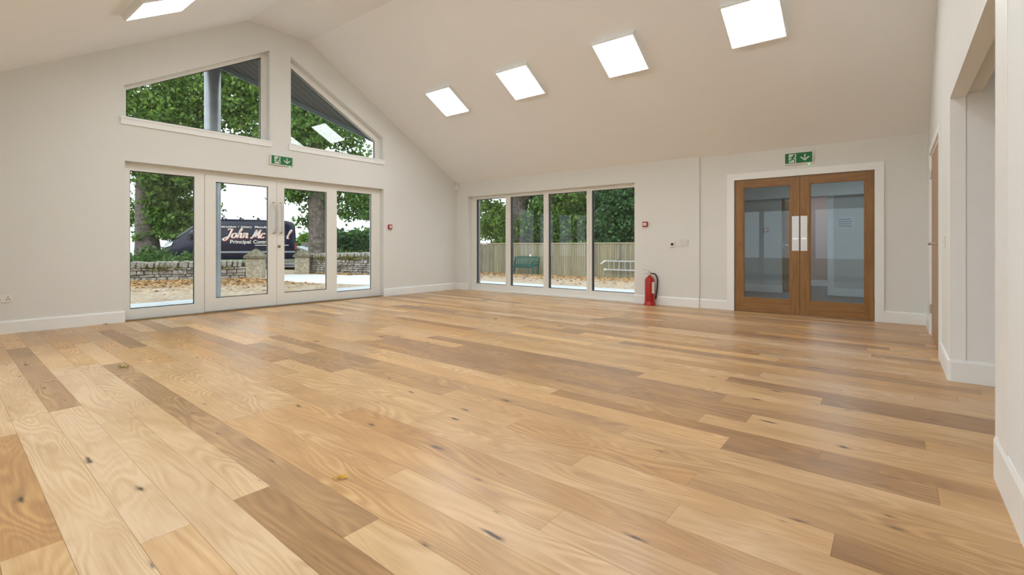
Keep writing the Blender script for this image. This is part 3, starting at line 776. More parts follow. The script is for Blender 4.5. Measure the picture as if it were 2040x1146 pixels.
for z in (1.062, 1.018):
    for x in (5.150, 5.187, 5.224): MB().box(x - .011, x + .011, -.0145, -.0101, z - .014, z + .014).build('rocker_switch', 'plastic2', sw, bevel=.001)
sl2 = empty('light_switch', (XC, -2.62, 1.03), label='single white light switch on the narrow wall between door and wide opening', cat='light switch')
MB().box(XC - .010, XC, -2.663, -2.577, .987, 1.073).build('faceplate', 'plastic', sl2, bevel=.003)
MB().box(XC - .014, XC - .0101, -2.632, -2.608, 1.012, 1.048).build('rocker_switch', 'plastic', sl2)
pir = empty('motion_sensor', (.03, -.03, 2.325), label='small white motion sensor high in the far corner of the room', cat='sensor')
MB().prism([(0.002, -.002), (.075, -.002), (.060, -.045), (.045, -.060), (.002, -.075)], 'Z', 2.265, 2.385).build('housing', 'plastic', pir, bevel=.008)
MB().prism([(.035, -.0625), (.062, -.0355), (.066, -.041), (.041, -.066)], 'Z', 2.285, 2.325).build('lens', 'label', pir)

# ------------------------------------------------------------------ fire extinguisher
fx, fyy = 4.655, -.115
fe = empty('fire_extinguisher', (fx, fyy, 0), label='red fire extinguisher with black hose on the floor beside the sliding glazing', cat='fire extinguisher')
MB().lathe([(.060, .03), (.076, .036), (.079, .06), (.079, .40), (.074, .435), (.055, .465), (.030, .478), (.024, .485), (.024, .50)], (fx, fyy, 0), 32).build('cylinder', 'red', fe, smooth=SM)
MB().lathe([(.098, 0), (.098, .012), (.088, .03), (.080, .062), (.078, .062)], (fx, fyy, 0), 32).build('base_ring', 'red', fe, smooth=SM)
MB().lathe([(.022, .5), (.022, .515), (.028, .517), (.028, .54), (.016, .545), (.016, .555)], (fx, fyy, 0), 20).build('valve', 'chrome', fe, smooth=SM)
cd = Vector((.785, .62, 0))
def fp(a, z, o=0): return (fx + cd.x * a + .62 * o, fyy + cd.y * a - .785 * o, z)
MB().bar(fp(.02, .535), fp(-.105, .525), .020, .006).build('carry_handle', 'chrome', fe)
MB().bar(fp(.025, .553), fp(-.02, .570), .020, .006).bar(fp(-.02, .570), fp(-.118, .600), .020, .006).build('squeeze_lever', 'chrome', fe)
hp = [fp(.02, .527), fp(.05, .528), fp(.085, .522), fp(.112, .49), fp(.128, .44), fp(.132, .38), fp(.128, .30), fp(.118, .22), fp(.105, .14)]
def smooth_path(pts, n=5):
    P = [Vector(p) for p in pts]; out = []
    for i in range(len(P) - 1):
        a, b, c, d_ = P[max(i - 1, 0)], P[i], P[i + 1], P[min(i + 2, len(P) - 1)]
        for k in range(n):
            t = k / n; out.append(.5 * ((2 * b) + (c - a) * t + (2 * a - 5 * b + 4 * c - d_) * t * t + (3 * b - a - 3 * c + d_) * t ** 3))
    return out + [P[-1]]
hz = MB().tube(smooth_path(hp), .0105, 10).build('hose', 'rubber', fe, smooth=True)
MB().tube([fp(.107, .15), fp(.100, .10)], [.014, .011], 12).build('nozzle', 'rubber', hz, smooth=SM)
MB().bar(fp(.082, .11), fp(.108, .11), .022, .02).build('hose_clip', 'red', fe)
lbm = MB(); k0 = 0
for i in range(8):
    a0 = math.radians(-8 + i * 8); 
    for a in (a0,):
        p0_ = (fx + .0797 * math.cos(a - .55), fyy + .0797 * math.sin(a - .55)); p1_ = (fx + .0797 * math.cos(a + math.radians(8) - .55), fyy + .0797 * math.sin(a + math.radians(8) - .55))
        lbm.add([(p0_[0], p0_[1], .20), (p1_[0], p1_[1], .20), (p1_[0], p1_[1], .39), (p0_[0], p0_[1], .39)], [(0, 1, 2, 3)])
lbm.build('label_sticker', 'label', fe)

# ------------------------------------------------------------------ leaves and debris on the floor
def fallen(name, loc, size, mat, label, seed, rot):
    r_ = random.Random(seed); mb = MB(); n = 12; pts = []
    for i in range(n):
        a = 2 * math.pi * i / n; rr = size * (.55 + .45 * abs(math.cos(a))) * (1 if i % 2 else .72) * r_.uniform(.85, 1.1)
        pts.append((rr * math.cos(a), .6 * rr * math.sin(a), .006 + .012 * r_.random()))
    vs = [(0, 0, .004)] + pts; fs = [(0, 1 + i, 1 + (i + 1) % n) for i in range(n)]
    ca, sa = math.cos(rot), math.sin(rot)
    mb.add([(loc[0] + x * ca - y * sa, loc[1] + x * sa + y * ca, z) for x, y, z in vs], fs)
    a = Vector((loc[0], loc[1], .008)); mb.tube([a, a + Vector((-ca, -sa, 0)) * size * 1.3], .0018, 6)
    return mb.build(name, mat, fix=False, label=label, cat='leaf')
fallen('leaf', (2.921, -6.782, 0), .055, 'leafgrn', 'curled yellow-green leaf lying on the floor in front of the left sidelight', 1, .5)
fallen('leaf', (6.024, -6.751, 0), .030, 'leafyel', 'bright yellow leaf on the oak floor in the foreground', 2, .9)
fallen('leaf', (.06, -6.30, 0), .03, 'leafgrn', 'tiny dry leaf against the baseboard left of the white doors', 3, 1.2)
fallen('leaf', (3.64, -2.91, 0), .03, 'leafgrn', 'tiny dark leaf on the floor in the middle of the room', 4, .1)

# ================================================================== OUTSIDE
def g(x, y): return -.08 - .005 * max(0, -x) - .040 * max(0, y - 3.0)
# ground sheet
def ground():
    xs = np.concatenate([np.arange(-60, -14, 6), np.arange(-14, 16.1, 1.5)]); ys = np.concatenate([np.arange(-40, -12, 6), np.arange(-12, 20, 1.5), np.arange(20, 60, 6)])
    vs, fs = [], []
    for x in xs:
        for y in ys:
            vs.append((x, y, g(x, y) - .02))
    ny = len(ys)
    for i in range(len(xs) - 1):
        for j in range(ny - 1):
            fs.append((i * ny + j, (i + 1) * ny + j, (i + 1) * ny + j + 1, i * ny + j + 1))
    mb = MB(); mb.v = vs; mb.f = fs; mb.build('gravel_ground', 'gravel', fix=False, **STR)
ground()
def flat(name, poly, mat, th=.02, n=1, lift=0, **kw):
    """ground patch that follows the slope (poly convex, CCW), subdivided radially"""
    mb = MB(); c = (sum(p[0] for p in poly) / len(poly), sum(p[1] for p in poly) / len(poly))
    m = len(poly); rings = 6
    mb.v.append((c[0], c[1], g(*c) + lift))
    pts = []
    for i in range(m):
        a, b = poly[i], poly[(i + 1) % m]
        for k in range(4): pts.append((a[0] + (b[0] - a[0]) * k / 4, a[1] + (b[1] - a[1]) * k / 4))
    q = len(pts)
    for r in range(1, rings + 1):
        for p in pts:
            x = c[0] + (p[0] - c[0]) * r / rings; y = c[1] + (p[1] - c[1]) * r / rings; mb.v.append((x, y, g(x, y) + lift))
    for i in range(q): mb.f.append((0, 1 + i, 1 + (i + 1) % q))
    for r in range(rings - 1):
        for i in range(q): mb.f.append((1 + r * q + i, 1 + (r + 1) * q + i, 1 + (r + 1) * q + (i + 1) % q, 1 + r * q + (i + 1) % q))
    k = len(mb.v); 
    for p in pts: mb.v.append((p[0], p[1], g(*p) + lift - .06))
    o = 1 + (rings - 1) * q
    for i in range(q): mb.f.append((o + i, k + i, k + (i + 1) % q, o + (i + 1) % q))
    return mb.build(name, mat, **kw)
flat('paving_gable', [(-.30, -9), (-.30, 3.25), (-3.35, 3.25), (-3.35, -9)], 'paving', **STR)
flat('paving_back', [(9, .29), (9, 3.25), (-.30, 3.25), (-.30, .29)], 'paving', **STR)
flat('driveway', [(-10.9, .45), (-10.9, 1.55), (-8.0, 3.45), (-5.0, 3.5), (-3.4, 2.6), (-3.6, .3), (-7.0, -.5)][::-1], 'road', lift=-.012, **STR)
# road beyond the wall, runs along the van
def road():
    c = Vector((-19.4, 3.0, 0)); rd = Vector((.463, .886, 0)); rn_ = Vector((-.886, .463, 0)); mb = MB(); n = 24
    for i in range(n + 1):
        t = -30 + 42 * i / n
        for s_ in (-2.2, 4.4):
            p = c + rd * t + rn_ * s_; mb.v.append((p.x, p.y, -.09))
    for i in range(n): mb.f.append((2 * i, 2 * i + 1, 2 * i + 3, 2 * i + 2))
    mb.build('road', 'tarmac', fix=False, **STR)
road()

gr_ = MB()
for i in range(30):
    a = Vector((-24.1, 4.9, 0)) + Vector((.463, .886, 0)) * (-32 + 66 * i / 29)
    for q in (0, 4, 10, 34): gr_.v.append((a.x - .886 * q, a.y + .463 * q, -.115 + .0 * q))
for i in range(29):
    for j in range(3): gr_.f.append((4 * i + j, 4 * i + 4 + j, 4 * i + 5 + j, 4 * i + 1 + j))
gr_.build('grass_verge', 'grass', fix=False, **STR)

# fallen leaves on the gravel: countless
def litter():
    n = 12000; P = np.zeros((n, 3))
    a = int(n * .50)
    t = rng.random(a); y = -8 + t * 7.6; xw = -13.9 + (y + 8) * .49
    P[:a, 0] = xw + .5 + np.abs(rng.normal(0, 2.3, a)); P[:a, 1] = y
    b = int(n * .12); P[a:a + b, 0] = rng.uniform(-11.5, -8.3, b); P[a:a + b, 1] = 2.6 + rng.uniform(0, 1.0, b)
    c = n - a - b
    P[a + b:, 0] = rng.uniform(-11, 2.5, c); P[a + b:, 1] = 11.9 - np.abs(rng.normal(0, 2.8, c))
    ok = ~((P[:, 0] > -3.4) & (P[:, 1] < 3.3)); P = P[ok]; n = len(P)
    P[:, 2] = [g(x, y_) + .003 for x, y_ in P[:, :2]]
    return leaf_mesh(P, .058, .35, flat_=True)
def leaf_mesh(P, size, jit, flat_=False, droop=.3):
    n = len(P)
    d = rng.normal(size=(n, 3))
    if flat_: d[:, 2] *= .12
    else: d[:, 2] -= droop
    d /= np.linalg.norm(d, axis=1)[:, None]
    u = rng.normal(size=(n, 3))
    if flat_: u[:, 2] *= .2
    u -= d * np.sum(u * d, axis=1)[:, None]; u /= np.linalg.norm(u, axis=1)[:, None]
    w = np.cross(d, u)
    s = (size * rng.uniform(1 - jit, 1 + jit, n))[:, None]
    V = np.empty((n, 4, 3))
    V[:, 0] = P - d * s; V[:, 1] = P + u * s * .55 + w * s * .12; V[:, 2] = P + d * s; V[:, 3] = P - u * s * .55 + w * s * .12
    if flat_: V[:, :, 2] = np.maximum(V[:, :, 2], P[:, 2:3] - .004)
    return V.reshape(-1, 3)
def leaf_object(name, V, mat, parent=None, **kw):
    n = len(V) // 4
    me = D.meshes.new(name)
    off = OFF.get(parent.name, Vector()) if parent else Vector()
    V = V - np.array(off)
    me.vertices.add(len(V)); me.vertices.foreach_set('co', V.ravel())
    me.loops.add(4 * n); me.loops.foreach_set('vertex_index', np.arange(4 * n))
    me.polygons.add(n); me.polygons.foreach_set('loop_start', np.arange(0, 4 * n, 4)); me.polygons.foreach_set('loop_total', np.full(n, 4))
    me.update(calc_edges=True); me.validate()
    me.materials.append(M[mat]); o = D.objects.new(name, me); COL.objects.link(o)
    if parent: o.parent = parent
    return meta(o, **kw)
leaf_object('leaf_litter', litter(), 'litter', label='brown fallen leaves scattered on the gravel', cat='fallen leaves', kind='stuff')

def crown_points(blobs):
    """blobs: (x, y, z, rx, rz, n, shell)"""
    out = []
    for (x, y, z, r, rz, n, sh) in blobs:
        # sub clumps spread inside the ellipsoid, leaves around each clump
        m = max(6, int(n / 70))
        q = rng.normal(size=(m, 3)); q /= np.linalg.norm(q, axis=1)[:, None]
        q *= (rng.random(m) ** sh)[:, None] * np.array([r, r, rz]) * .86
        idx = rng.integers(0, m, n)
        cr = .20 * (r * r * rz) ** (1 / 3) + .12
        p = q[idx] + rng.normal(size=(n, 3)) * cr * np.array([.62, .62, .42])
        out.append(p + np.array([x, y, z]))
    return np.concatenate(out)
def tree(name, base, trunk, blobs, mat, size, label, group=None, branches=(), cat='tree'):
    r = empty(name, base, label=label, cat=cat, group=group)
    if trunk:
        MB().tube(smooth_path([t[0] for t in trunk], 3), list(np.interp(np.linspace(0, len(trunk) - 1, (len(trunk) - 1) * 3 + 1), range(len(trunk)), [t[1] for t in trunk])), 14).build('trunk', 'bark', r, smooth=True)
    for (a, b, r0, r1) in branches:
        a, b = Vector(a), Vector(b); mid = (a + b) / 2 + Vector((0, 0, .15 * (b - a).length))
        MB().tube(smooth_path([a, mid, b], 4), list(np.linspace(r0, r1, 9)), 8).build('branch', 'bark', r, smooth=True)
    leaf_object('foliage', leaf_mesh(crown_points(blobs), size, .35), mat, r)
    return r

# ------------------------------------------------------------------ trees and shrubs
tree('tree', (-23.55, .38, -.2), [((-23.55, .38, -.25), .85), ((-23.6, .35, .5), .62), ((-23.63, .31, 1.52), .52), ((-23.7, .26, 3.4), .46), ((-23.65, .3, 5.3), .42), ((-23.48, .43, 7.45), .25)],
     [(-24.12, -.07, 8.4, 3.8, 3.2, 6600, .5), (-22.62, 1.8, 9.24, 3.6, 3.2, 6600, .5), (-19.89, 3.27, 9.88, 3.4, 3.0, 5600, .5), (-19.5, 4.96, 8.28, 2.6, 2.6, 3400, .5),
      (-22.42, .58, 6.0, 2.8, 1.8, 5500, .5), (-22.0, 2.3, 6.3, 2.2, 1.5, 3500, .5), (-22.53, 1.18, 4.21, 1.7, 1.2, 2800, .5), (-22.3, 2.06, 2.77, 1.45, .95, 2400, .5), (-20.15, 1.80, 4.6, 1.2, .9, 1100, .6), (-22.7, 1.1, 2.3, 1.2, 1.2, 2400, .5), (-22.3, 1.9, 1.7, 1.1, 1.0, 1900, .5), (-23.5, .35, 2.2, .62, 2.4, 600, .3),
      (-26.97, .44, 3.02, 1.8, 1.8, 800, .6), (-24.13, 1.3, 2.38, 1.3, 1.1, 1400, .6)],
     'leafB', .13, 'big broad tree with thick grey trunk at the left, behind the van bonnet', 'broadleaf trees beyond the stone wall',
     branches=[((-23.68, .28, 3.2), (-22.3, 1.6, 5.2), .22, .06), ((-23.65, .3, 5.0), (-21.2, 2.8, 8.2), .28, .07), ((-23.66, .3, 4.4), (-24.6, -.8, 7.4), .24, .06), ((-23.6, .3, 4.8), (-20.6, 2.2, 5.0), .12, .03)])
tree('tree', (-12.21, 3.61, -.2), [((-12.2, 3.62, -.25), .52), ((-12.21, 3.61, .22), .44), ((-12.23, 3.59, 1.43), .385), ((-12.26, 3.56, 2.99), .365), ((-12.31, 3.52, 4.77), .36), ((-12.24, 3.58, 6.56), .22)],
     [(-12.63, 3.99, 7.28, 2.6, 2.2, 6500, .5), (-12.8, 3.14, 6.11, 2.0, 1.6, 4200, .5), (-11.73, 4.7, 5.6, 1.5, 1.2, 800, .5), (-12.43, 2.71, 4.13, 1.15, .9, 1300, .6),
      (-12.98, 3.2, 3.45, 1.0, .9, 1250, .33), (-12.6, 3.9, 2.6, .5, .9, 420, .33), (-12.18, 4.35, 3.25, .8, .8, 620, .4), (-10.88, 4.66, 3.6, 1.2, .9, 1050, .33), (-9.84, 4.76, 3.1, .6, .9, 620, .33), (-11.4, 4.9, 2.7, 1.1, .6, 700, .33), (-10.3, 4.8, 2.55, .9, .6, 600, .33), (-12.3, 2.09, 3.3, .7, .6, 260, .33), (-12.75, 3.35, 2.35, .45, .6, 200, .33), (-9.3, 6.2, 5.2, 1.2, .9, 400, .33)],
     'leafA', .095, 'tree with a straight grey trunk behind the right gate pillar', 'broadleaf trees beyond the stone wall',
     branches=[((-12.27, 3.55, 3.6), (-10.2, 4.8, 3.7), .10, .02), ((-12.27, 3.55, 3.3), (-12.9, 2.5, 3.6), .08, .02), ((-12.3, 3.5, 5.0), (-11.4, 5.0, 6.2), .16, .04), ((-12.3, 3.5, 5.2), (-13.2, 2.6, 6.9), .16, .04)])
bl = lambda x, y, z, r, rz, n: (x, y, z, r, rz, n, .5)
def shrub(loc, r, rz, n, mat, size, label, group):
    x, y, z = loc; b = (x, y, g(x, y) - .02)
    rt = empty('shrub', b, label=label, cat='shrub', group=group)
    sm = MB()
    for k in range(5):
        a = k * 1.256; sm.tube([(x, y, b[2]), (x + r * .3 * math.cos(a), y + r * .3 * math.sin(a), z), (x + r * .5 * math.cos(a), y + r * .5 * math.sin(a), z + rz * .6)], [.035, .025, .01], 6)
    sm.build('stem', 'bark', rt, smooth=True)
    leaf_object('foliage', leaf_mesh(crown_points([bl(x, y, z, r, rz, n)]), size, .35), mat, rt)
H = 'shrubs in the distance right of the van'
shrub((-22.62, 11.31, 1.10), 1.7, 1.1, 2600, 'leafC', .15, 'rounded dark green shrub, leftmost behind the right stone wall', H)
shrub((-21.51, 12.6, 1.15), 1.7, 1.15, 2600, 'leafA', .15, 'rounded green shrub in the middle behind the right stone wall', H)
shrub((-20.34, 13.4, 1.0), 1.8, 1.3, 2800, 'leafC', .15, 'taller rounded green shrub, rightmost behind the right stone wall', H)
shrub((-28.68, 11.4, 1.0), 1.6, .9, 1800, 'leafD', .16, 'bright yellow-green shrub just behind the right gate pillar', H)
W = 'leafy weeds along the stone wall'
shrub((-19.0, -1.1, .25), 1.5, .55, 2200, 'leafE', .10, 'low leafy weeds under the big left tree', W)
shrub((-17.6, -.2, .22), 1.1, .50, 2000, 'leafE', .09, 'low leafy weeds in front of the van bonnet', W)
shrub((-12.0, 4.75, .30), .70, .40, 1000, 'leafE', .08, 'low weeds around the foot of the straight trunk', W)

F = 'trees behind the timber fence'
tree('tree', (-9.05, 14.4, -.6), [((-9.03, 14.41, -.6), .62), ((-9.05, 14.4, .7), .55), ((-9.12, 14.33, 2.43), .50), ((-9.26, 14.23, 4.17), .45), ((-9.44, 14.08, 6.5), .3)],
     [bl(-9.26, 14.6, 6.0, 3.2, 2.4, 6500), bl(-10.28, 13.41, 5.3, 1.8, 1.3, 2600), bl(-8.23, 15.04, 5.04, 2.0, 1.6, 3000), bl(-8.6, 15.9, 3.3, 1.5, 1.4, 2600), bl(-10.9, 15.4, 2.6, 1.4, 1.4, 1800), bl(-8.1, 14.2, 2.2, .8, 1.1, 1100), bl(-9.0, 15.2, 1.6, 1.3, .9, 1700)],
     'leafB', .13, 'tree with a thick dark trunk behind the green bench', F, branches=[((-9.15, 14.3, 3.0), (-7.9, 14.9, 4.6), .18, .05), ((-9.2, 14.3, 3.4), (-10.4, 13.6, 5.2), .18, .05)])
def simple_tree(x, y, blobs, mat, size, label, h):
    tree('tree', (x, y, g(x, y) - .05), [((x, y, g(x, y) - .1), .26), ((x + .05, y, 1.2), .22), ((x, y + .1, h), .08)], blobs, mat, size, label, F)
simple_tree(-10.1, 13.6, [bl(-10.07, 13.75, 2.5, 1.1, 1.2, 2300), bl(-9.75, 13.8, 1.4, .9, .9, 1500), bl(-11.2, 13.6, 3.4, 1.2, .7, 900), bl(-11.2, 14.0, 1.9, 1.1, 1.2, 1900)], 'leafD', .10, 'light green bushy tree at the left end of the fence', 3.4)
simple_tree(-7.2, 14.7, [bl(-7.3, 14.5, 2.5, 1.25, 1.5, 3600), bl(-6.8, 14.9, 1.6, 1.2, 1.0, 2200)], 'leafA', .11, 'mid green bushy tree behind the fence right of the bench', 3.8)
simple_tree(-6.0, 15.4, [bl(-6.3, 15.4, 3.5, 1.6, 1.6, 4200), bl(-5.7, 15.2, 1.8, 1.3, 1.3, 3000), bl(-7.0, 16.0, 5.2, 1.8, 1.2, 2600)], 'leafB', .12, 'tall light green tree behind the middle of the fence', 5.5)
simple_tree(-3.5, 15.4, [bl(-3.35, 15.3, 3.4, 1.5, 1.7, 4500), bl(-2.7, 15.5, 1.9, 1.3, 1.4, 3000), bl(-3.9, 15.1, 1.7, 1.2, 1.2, 2800), bl(-3.3, 16.2, 5.3, 2.0, 1.4, 3600), bl(-1.6, 15.6, 3.4, 1.6, 2.2, 3200)], 'leafC', .11, 'dark conifer behind the ladder at the right end of the fence', 5.5)
simple_tree(-5.3, 17.2, [bl(-5.35, 16.8, 5.2, 2.0, 1.8, 4200), bl(-6.0, 17.4, 2.8, 2.2, 1.7, 4200), bl(-3.8, 17.6, 2.8, 2.2, 1.7, 4000), bl(-8.0, 17.8, 2.6, 2.0, 1.6, 3400)], 'leafC', .13, 'dense dark tree set back between the light tree and the conifer', 5.5)

# ------------------------------------------------------------------ dry stone walls and gate pillars
def stone_wall(a, b, h0, h1, label, th=.42):
    a, b = Vector((*a, 0)), Vector((*b, 0)); d = (b - a); ln = d.length; d.normalize(); n = Vector((d.y, -d.x, 0))  # n faces the building
    r = empty('stone_wall', (a.x, a.y, g(a.x, a.y)), label=label, cat='wall', group='rubble stone walls by the gate')
    rr = random.Random(int(ln * 100))
    core = MB(); p = lambda t, o, z: (a + d * t + n * o + Vector((0, 0, z)))
    core.bar(p(0, 0, .1), p(ln, 0, .1), th * .8, .2 + 2 * min(h0, h1) * .42); core.build('core', 'stonegap', r)
    st = MB(); z = -.05; row = 0
    while z < max(h0, h1) - .08:
        rh = rr.uniform(.07, .14); t = rr.uniform(-.2, 0)
        while t < ln:
            w = rr.uniform(.14, .42); tm = t + w / 2
            top = h0 + (h1 - h0) * tm / ln
            if z + rh < top and 0 < tm < ln:
                q = p(tm, 0, 0); zz = g(q.x, q.y) + z + rh / 2
                for sd in (1, -1):
                    c = p(tm, sd * (th / 2 - .10 + rr.uniform(-.03, .035)), zz)
                    m = Matrix((d, n, Vector((0, 0, 1)))).transposed().to_4x4() @ Matrix.Rotation(rr.uniform(-.09, .09), 4, 'Y') @ Matrix.Rotation(rr.uniform(-.08, .08), 4, 'Z'); m.translation = c
                    st.obox(m, w / 2 - .008, .11, rh / 2 - .006)
            t += w
        z += rh
    st.build('rubble_stones', 'stone', r, bevel=.018, bseg=1)
    cp = MB(); t = 0
    while t < ln:
        w = rr.uniform(.10, .19); q = p(t, 0, 0); top = h0 + (h1 - h0) * t / ln + g(q.x, q.y)
        m = Matrix((d, n, Vector((0, 0, 1)))).transposed().to_4x4() @ Matrix.Rotation(rr.uniform(.1, .32), 4, 'Y'); hh = rr.uniform(.09, .125); m.translation = p(t, rr.uniform(-.02, .02), top + .06)
        cp.obox(m, w / 2 - .008, th / 2 + rr.uniform(0, .03), hh); t += w + .01
    cp.build('cope_stones', 'cope', r, bevel=.02, bseg=1)
    mp = []
    for k in range(9):
        t = rr.uniform(.05, .95) * ln; q = p(t, th / 2 + .03, 0); zt = g(q.x, q.y) + h0 + (h1 - h0) * t / ln - .05
        for i in range(130): mp.append(p(t + rr.gauss(0, .22), th / 2 + .015 + rr.uniform(0, .03), zt + rr.gauss(0, .05)))
    leaf_object('moss', leaf_mesh(np.array([tuple(v) for v in mp]), .03, .4), 'moss', r)
stone_wall((-14.6, -9.2), (-10.22, -.34), .43, .43, 'long low rubble stone wall left of the gate, under the van')
stone_wall((-11.35, 2.75), (-8.3, 4.05), .62, .72, 'short rubble stone wall right of the right gate pillar')
def pillar(x, y, rot, label, h=.70, w=.27):
    r = empty('gate_pillar', (x, y, g(x, y) - .03), (0, 0, rot), local=True, label=label, cat='gate pillar', group='stone gate pillars')
    MB().box(-w, w, -w, w, 0, h).build('shaft', 'pier', r, bevel=.012)
    c = MB().box(-w - .07, w + .07, -w - .07, w + .07, h + .001, h + .085)
    c.build('cap_slab', 'piercap', r, bevel=.012)
    t = MB(); e = w + .05; z = h + .086
    t.add([(-e, -e, z), (e, -e, z), (e, e, z), (-e, e, z), (-.10, -.10, z + .20), (.10, -.10, z + .20), (.10, .10, z + .20), (-.10, .10, z + .20), (0, 0, z + .26)],
          [(3, 2, 1, 0), (0, 1, 5, 4), (1, 2, 6, 5), (2, 3, 7, 6), (3, 0, 4, 7), (4, 5, 8), (5, 6, 8), (6, 7, 8), (7, 4, 8)])
    t.build('pyramid_top', 'piercap', r)
pillar(-10.05, -.02, .95, 'square stone gate pillar with pyramid cap in front of the van, left of the pair')
pillar(-11.15, 2.32, .95, 'square stone gate pillar with pyramid cap at the rear of the van, right of the pair', h=.69)

# ------------------------------------------------------------------ van
van = empty('van', (-19.96, -.10, -.085), (0, 0, math.radians(62.4)), local=True, label='dark blue works van with white and red lettering parked beyond the stone wall', cat='van')
def van_section(x, zt, ins, zb=.36):
    h = zt - zb; w0, w1 = ins, 2.0 - ins
    tb = .13 * min(1, h / 1.9)
    half = [(w0 + .08, zb), (w0, zb + .1 * h), (w0, zb + .55 * h), (w0 + tb * .35, zb + .80 * h), (w0 + tb, zb + .94 * h), (w0 + tb + .16, zt)]
    pts = half + [(2.0 - y, z) for y, z in reversed(half)]
    return [(x, y, z) for y, z in pts]
def loft(secs):
    mb = MB(); n = len(secs[0])
    for s_ in secs: mb.v += s_
    for i in range(len(secs) - 1):
        for j in range(n): mb.f.append((i * n + j, i * n + (j + 1) % n, (i + 1) * n + (j + 1) % n, (i + 1) * n + j))
    mb.f.append(tuple(reversed(range(n)))); k = (len(secs) - 1) * n; mb.f.append(tuple(k + j for j in range(n))); return mb
body = loft([van_section(*q) for q in ((.0, 1.02, .34), (.06, 1.14, .20), (.2, 1.24, .08), (.45, 1.34, .02), (.66, 1.46, 0), (1.1, 1.86, 0), (1.5, 2.20, 0), (1.8, 2.35, 0), (2.2, 2.43, 0), (4.0, 2.44, 0), (5.5, 2.41, 0), (5.8, 2.34, .02), (5.93, 2.22, .06), (5.99, 1.2, .07))])
body.build('body', 'vanblue', van, smooth=SM)
ws = MB().add([(.74, .22, 1.545), (1.52, .30, 2.245), (1.52, 1.70, 2.245), (.74, 1.78, 1.545), (.70, .20, 1.50), (1.54, .28, 2.20), (1.54, 1.72, 2.20), (.70, 1.80, 1.50)], [(0, 1, 2, 3), (4, 7, 6, 5), (0, 4, 5, 1), (1, 5, 6, 2), (2, 6, 7, 3), (3, 7, 4, 0)])
ws.build('windscreen', 'vanglass', van)
MB().bar((.62, .04, 1.47), (1.62, .11, 2.30), .05, .03).build('windscreen_pillar', 'vantrim', van)
MB().prism([(1.02, 1.42), (1.62, 1.97), (2.16, 2.0), (2.16, 1.36)], 'Y', -.006, .06).build('side_window', 'vanglass', van)
MB().box(1.12, 1.28, -.26, -.06, 1.36, 1.66).bar((1.25, -.06, 1.4), (1.3, .02, 1.38), .05).build('door_mirror', 'dark', van, bevel=.03)
MB().add([(-.03, .30, 1.00), (.16, .03, 1.20), (.50, -.008, 1.27), (.42, -.008, 1.08), (.10, .06, .96), (.06, .36, 1.00), (.25, .14, 1.19), (.5, .05, 1.25), (.42, .05, 1.08), (.15, .12, .97)], [(0, 1, 2, 3, 4), (9, 8, 7, 6, 5), (0, 5, 6, 1), (1, 6, 7, 2), (2, 7, 8, 3), (3, 8, 9, 4), (4, 9, 5, 0)]).build('headlamp', 'headlamp', van)
MB().box(1.6, 5.95, -.018, .012, .70, .79).build('side_moulding', 'vantrim', van, bevel=.006)
MB().box(-.05, .5, .1, 1.9, .30, .62).build('front_bumper', 'dark', van, bevel=.05)
MB().box(5.9, 6.06, .08, 1.92, .34, .60).build('rear_bumper', 'dark', van, bevel=.03)
MB().box(5.86, 5.995, .055, .16, .84, 1.22).build('tail_lamp', 'callred', van, bevel=.02)
for wx in (1.05, 4.80):
    for wy, q in ((.02, -1), (1.76, 1)):
        w_ = MB().lathe([(.18, wy), (.33, wy), (.345, wy + .03), (.345, wy + .19), (.33, wy + .22), (.18, wy + .22)], (wx, 0, .345), 28, 'Y').build('wheel', 'rubber', van, smooth=SM)
        yy = wy - .004 if q < 0 else wy + .2205
        MB().lathe([(.20, yy), (.20, yy + .003), (.06, yy + .0035)], (wx, 0, .345), 20, 'Y').build('rim', 'galv', w_)
rk = MB()
for x in (2.55, 3.35, 4.15, 4.95):
    rk.box(x - .03, x + .03, .22, 1.78, 2.50, 2.54).box(x - .04, x + .04, .22, .28, 2.40, 2.53).box(x - .04, x + .04, 1.72, 1.78, 2.40, 2.53)
for x, zz in ((2.62, 2.62), (3.22, 2.58), (3.95, 2.63), (4.35, 2.57)): rk.lathe([(.03, 2.54), (.05, zz - .03), (.02, zz)], (x, .26, 0), 8)
rk.build('roof_rack', 'dark', van)
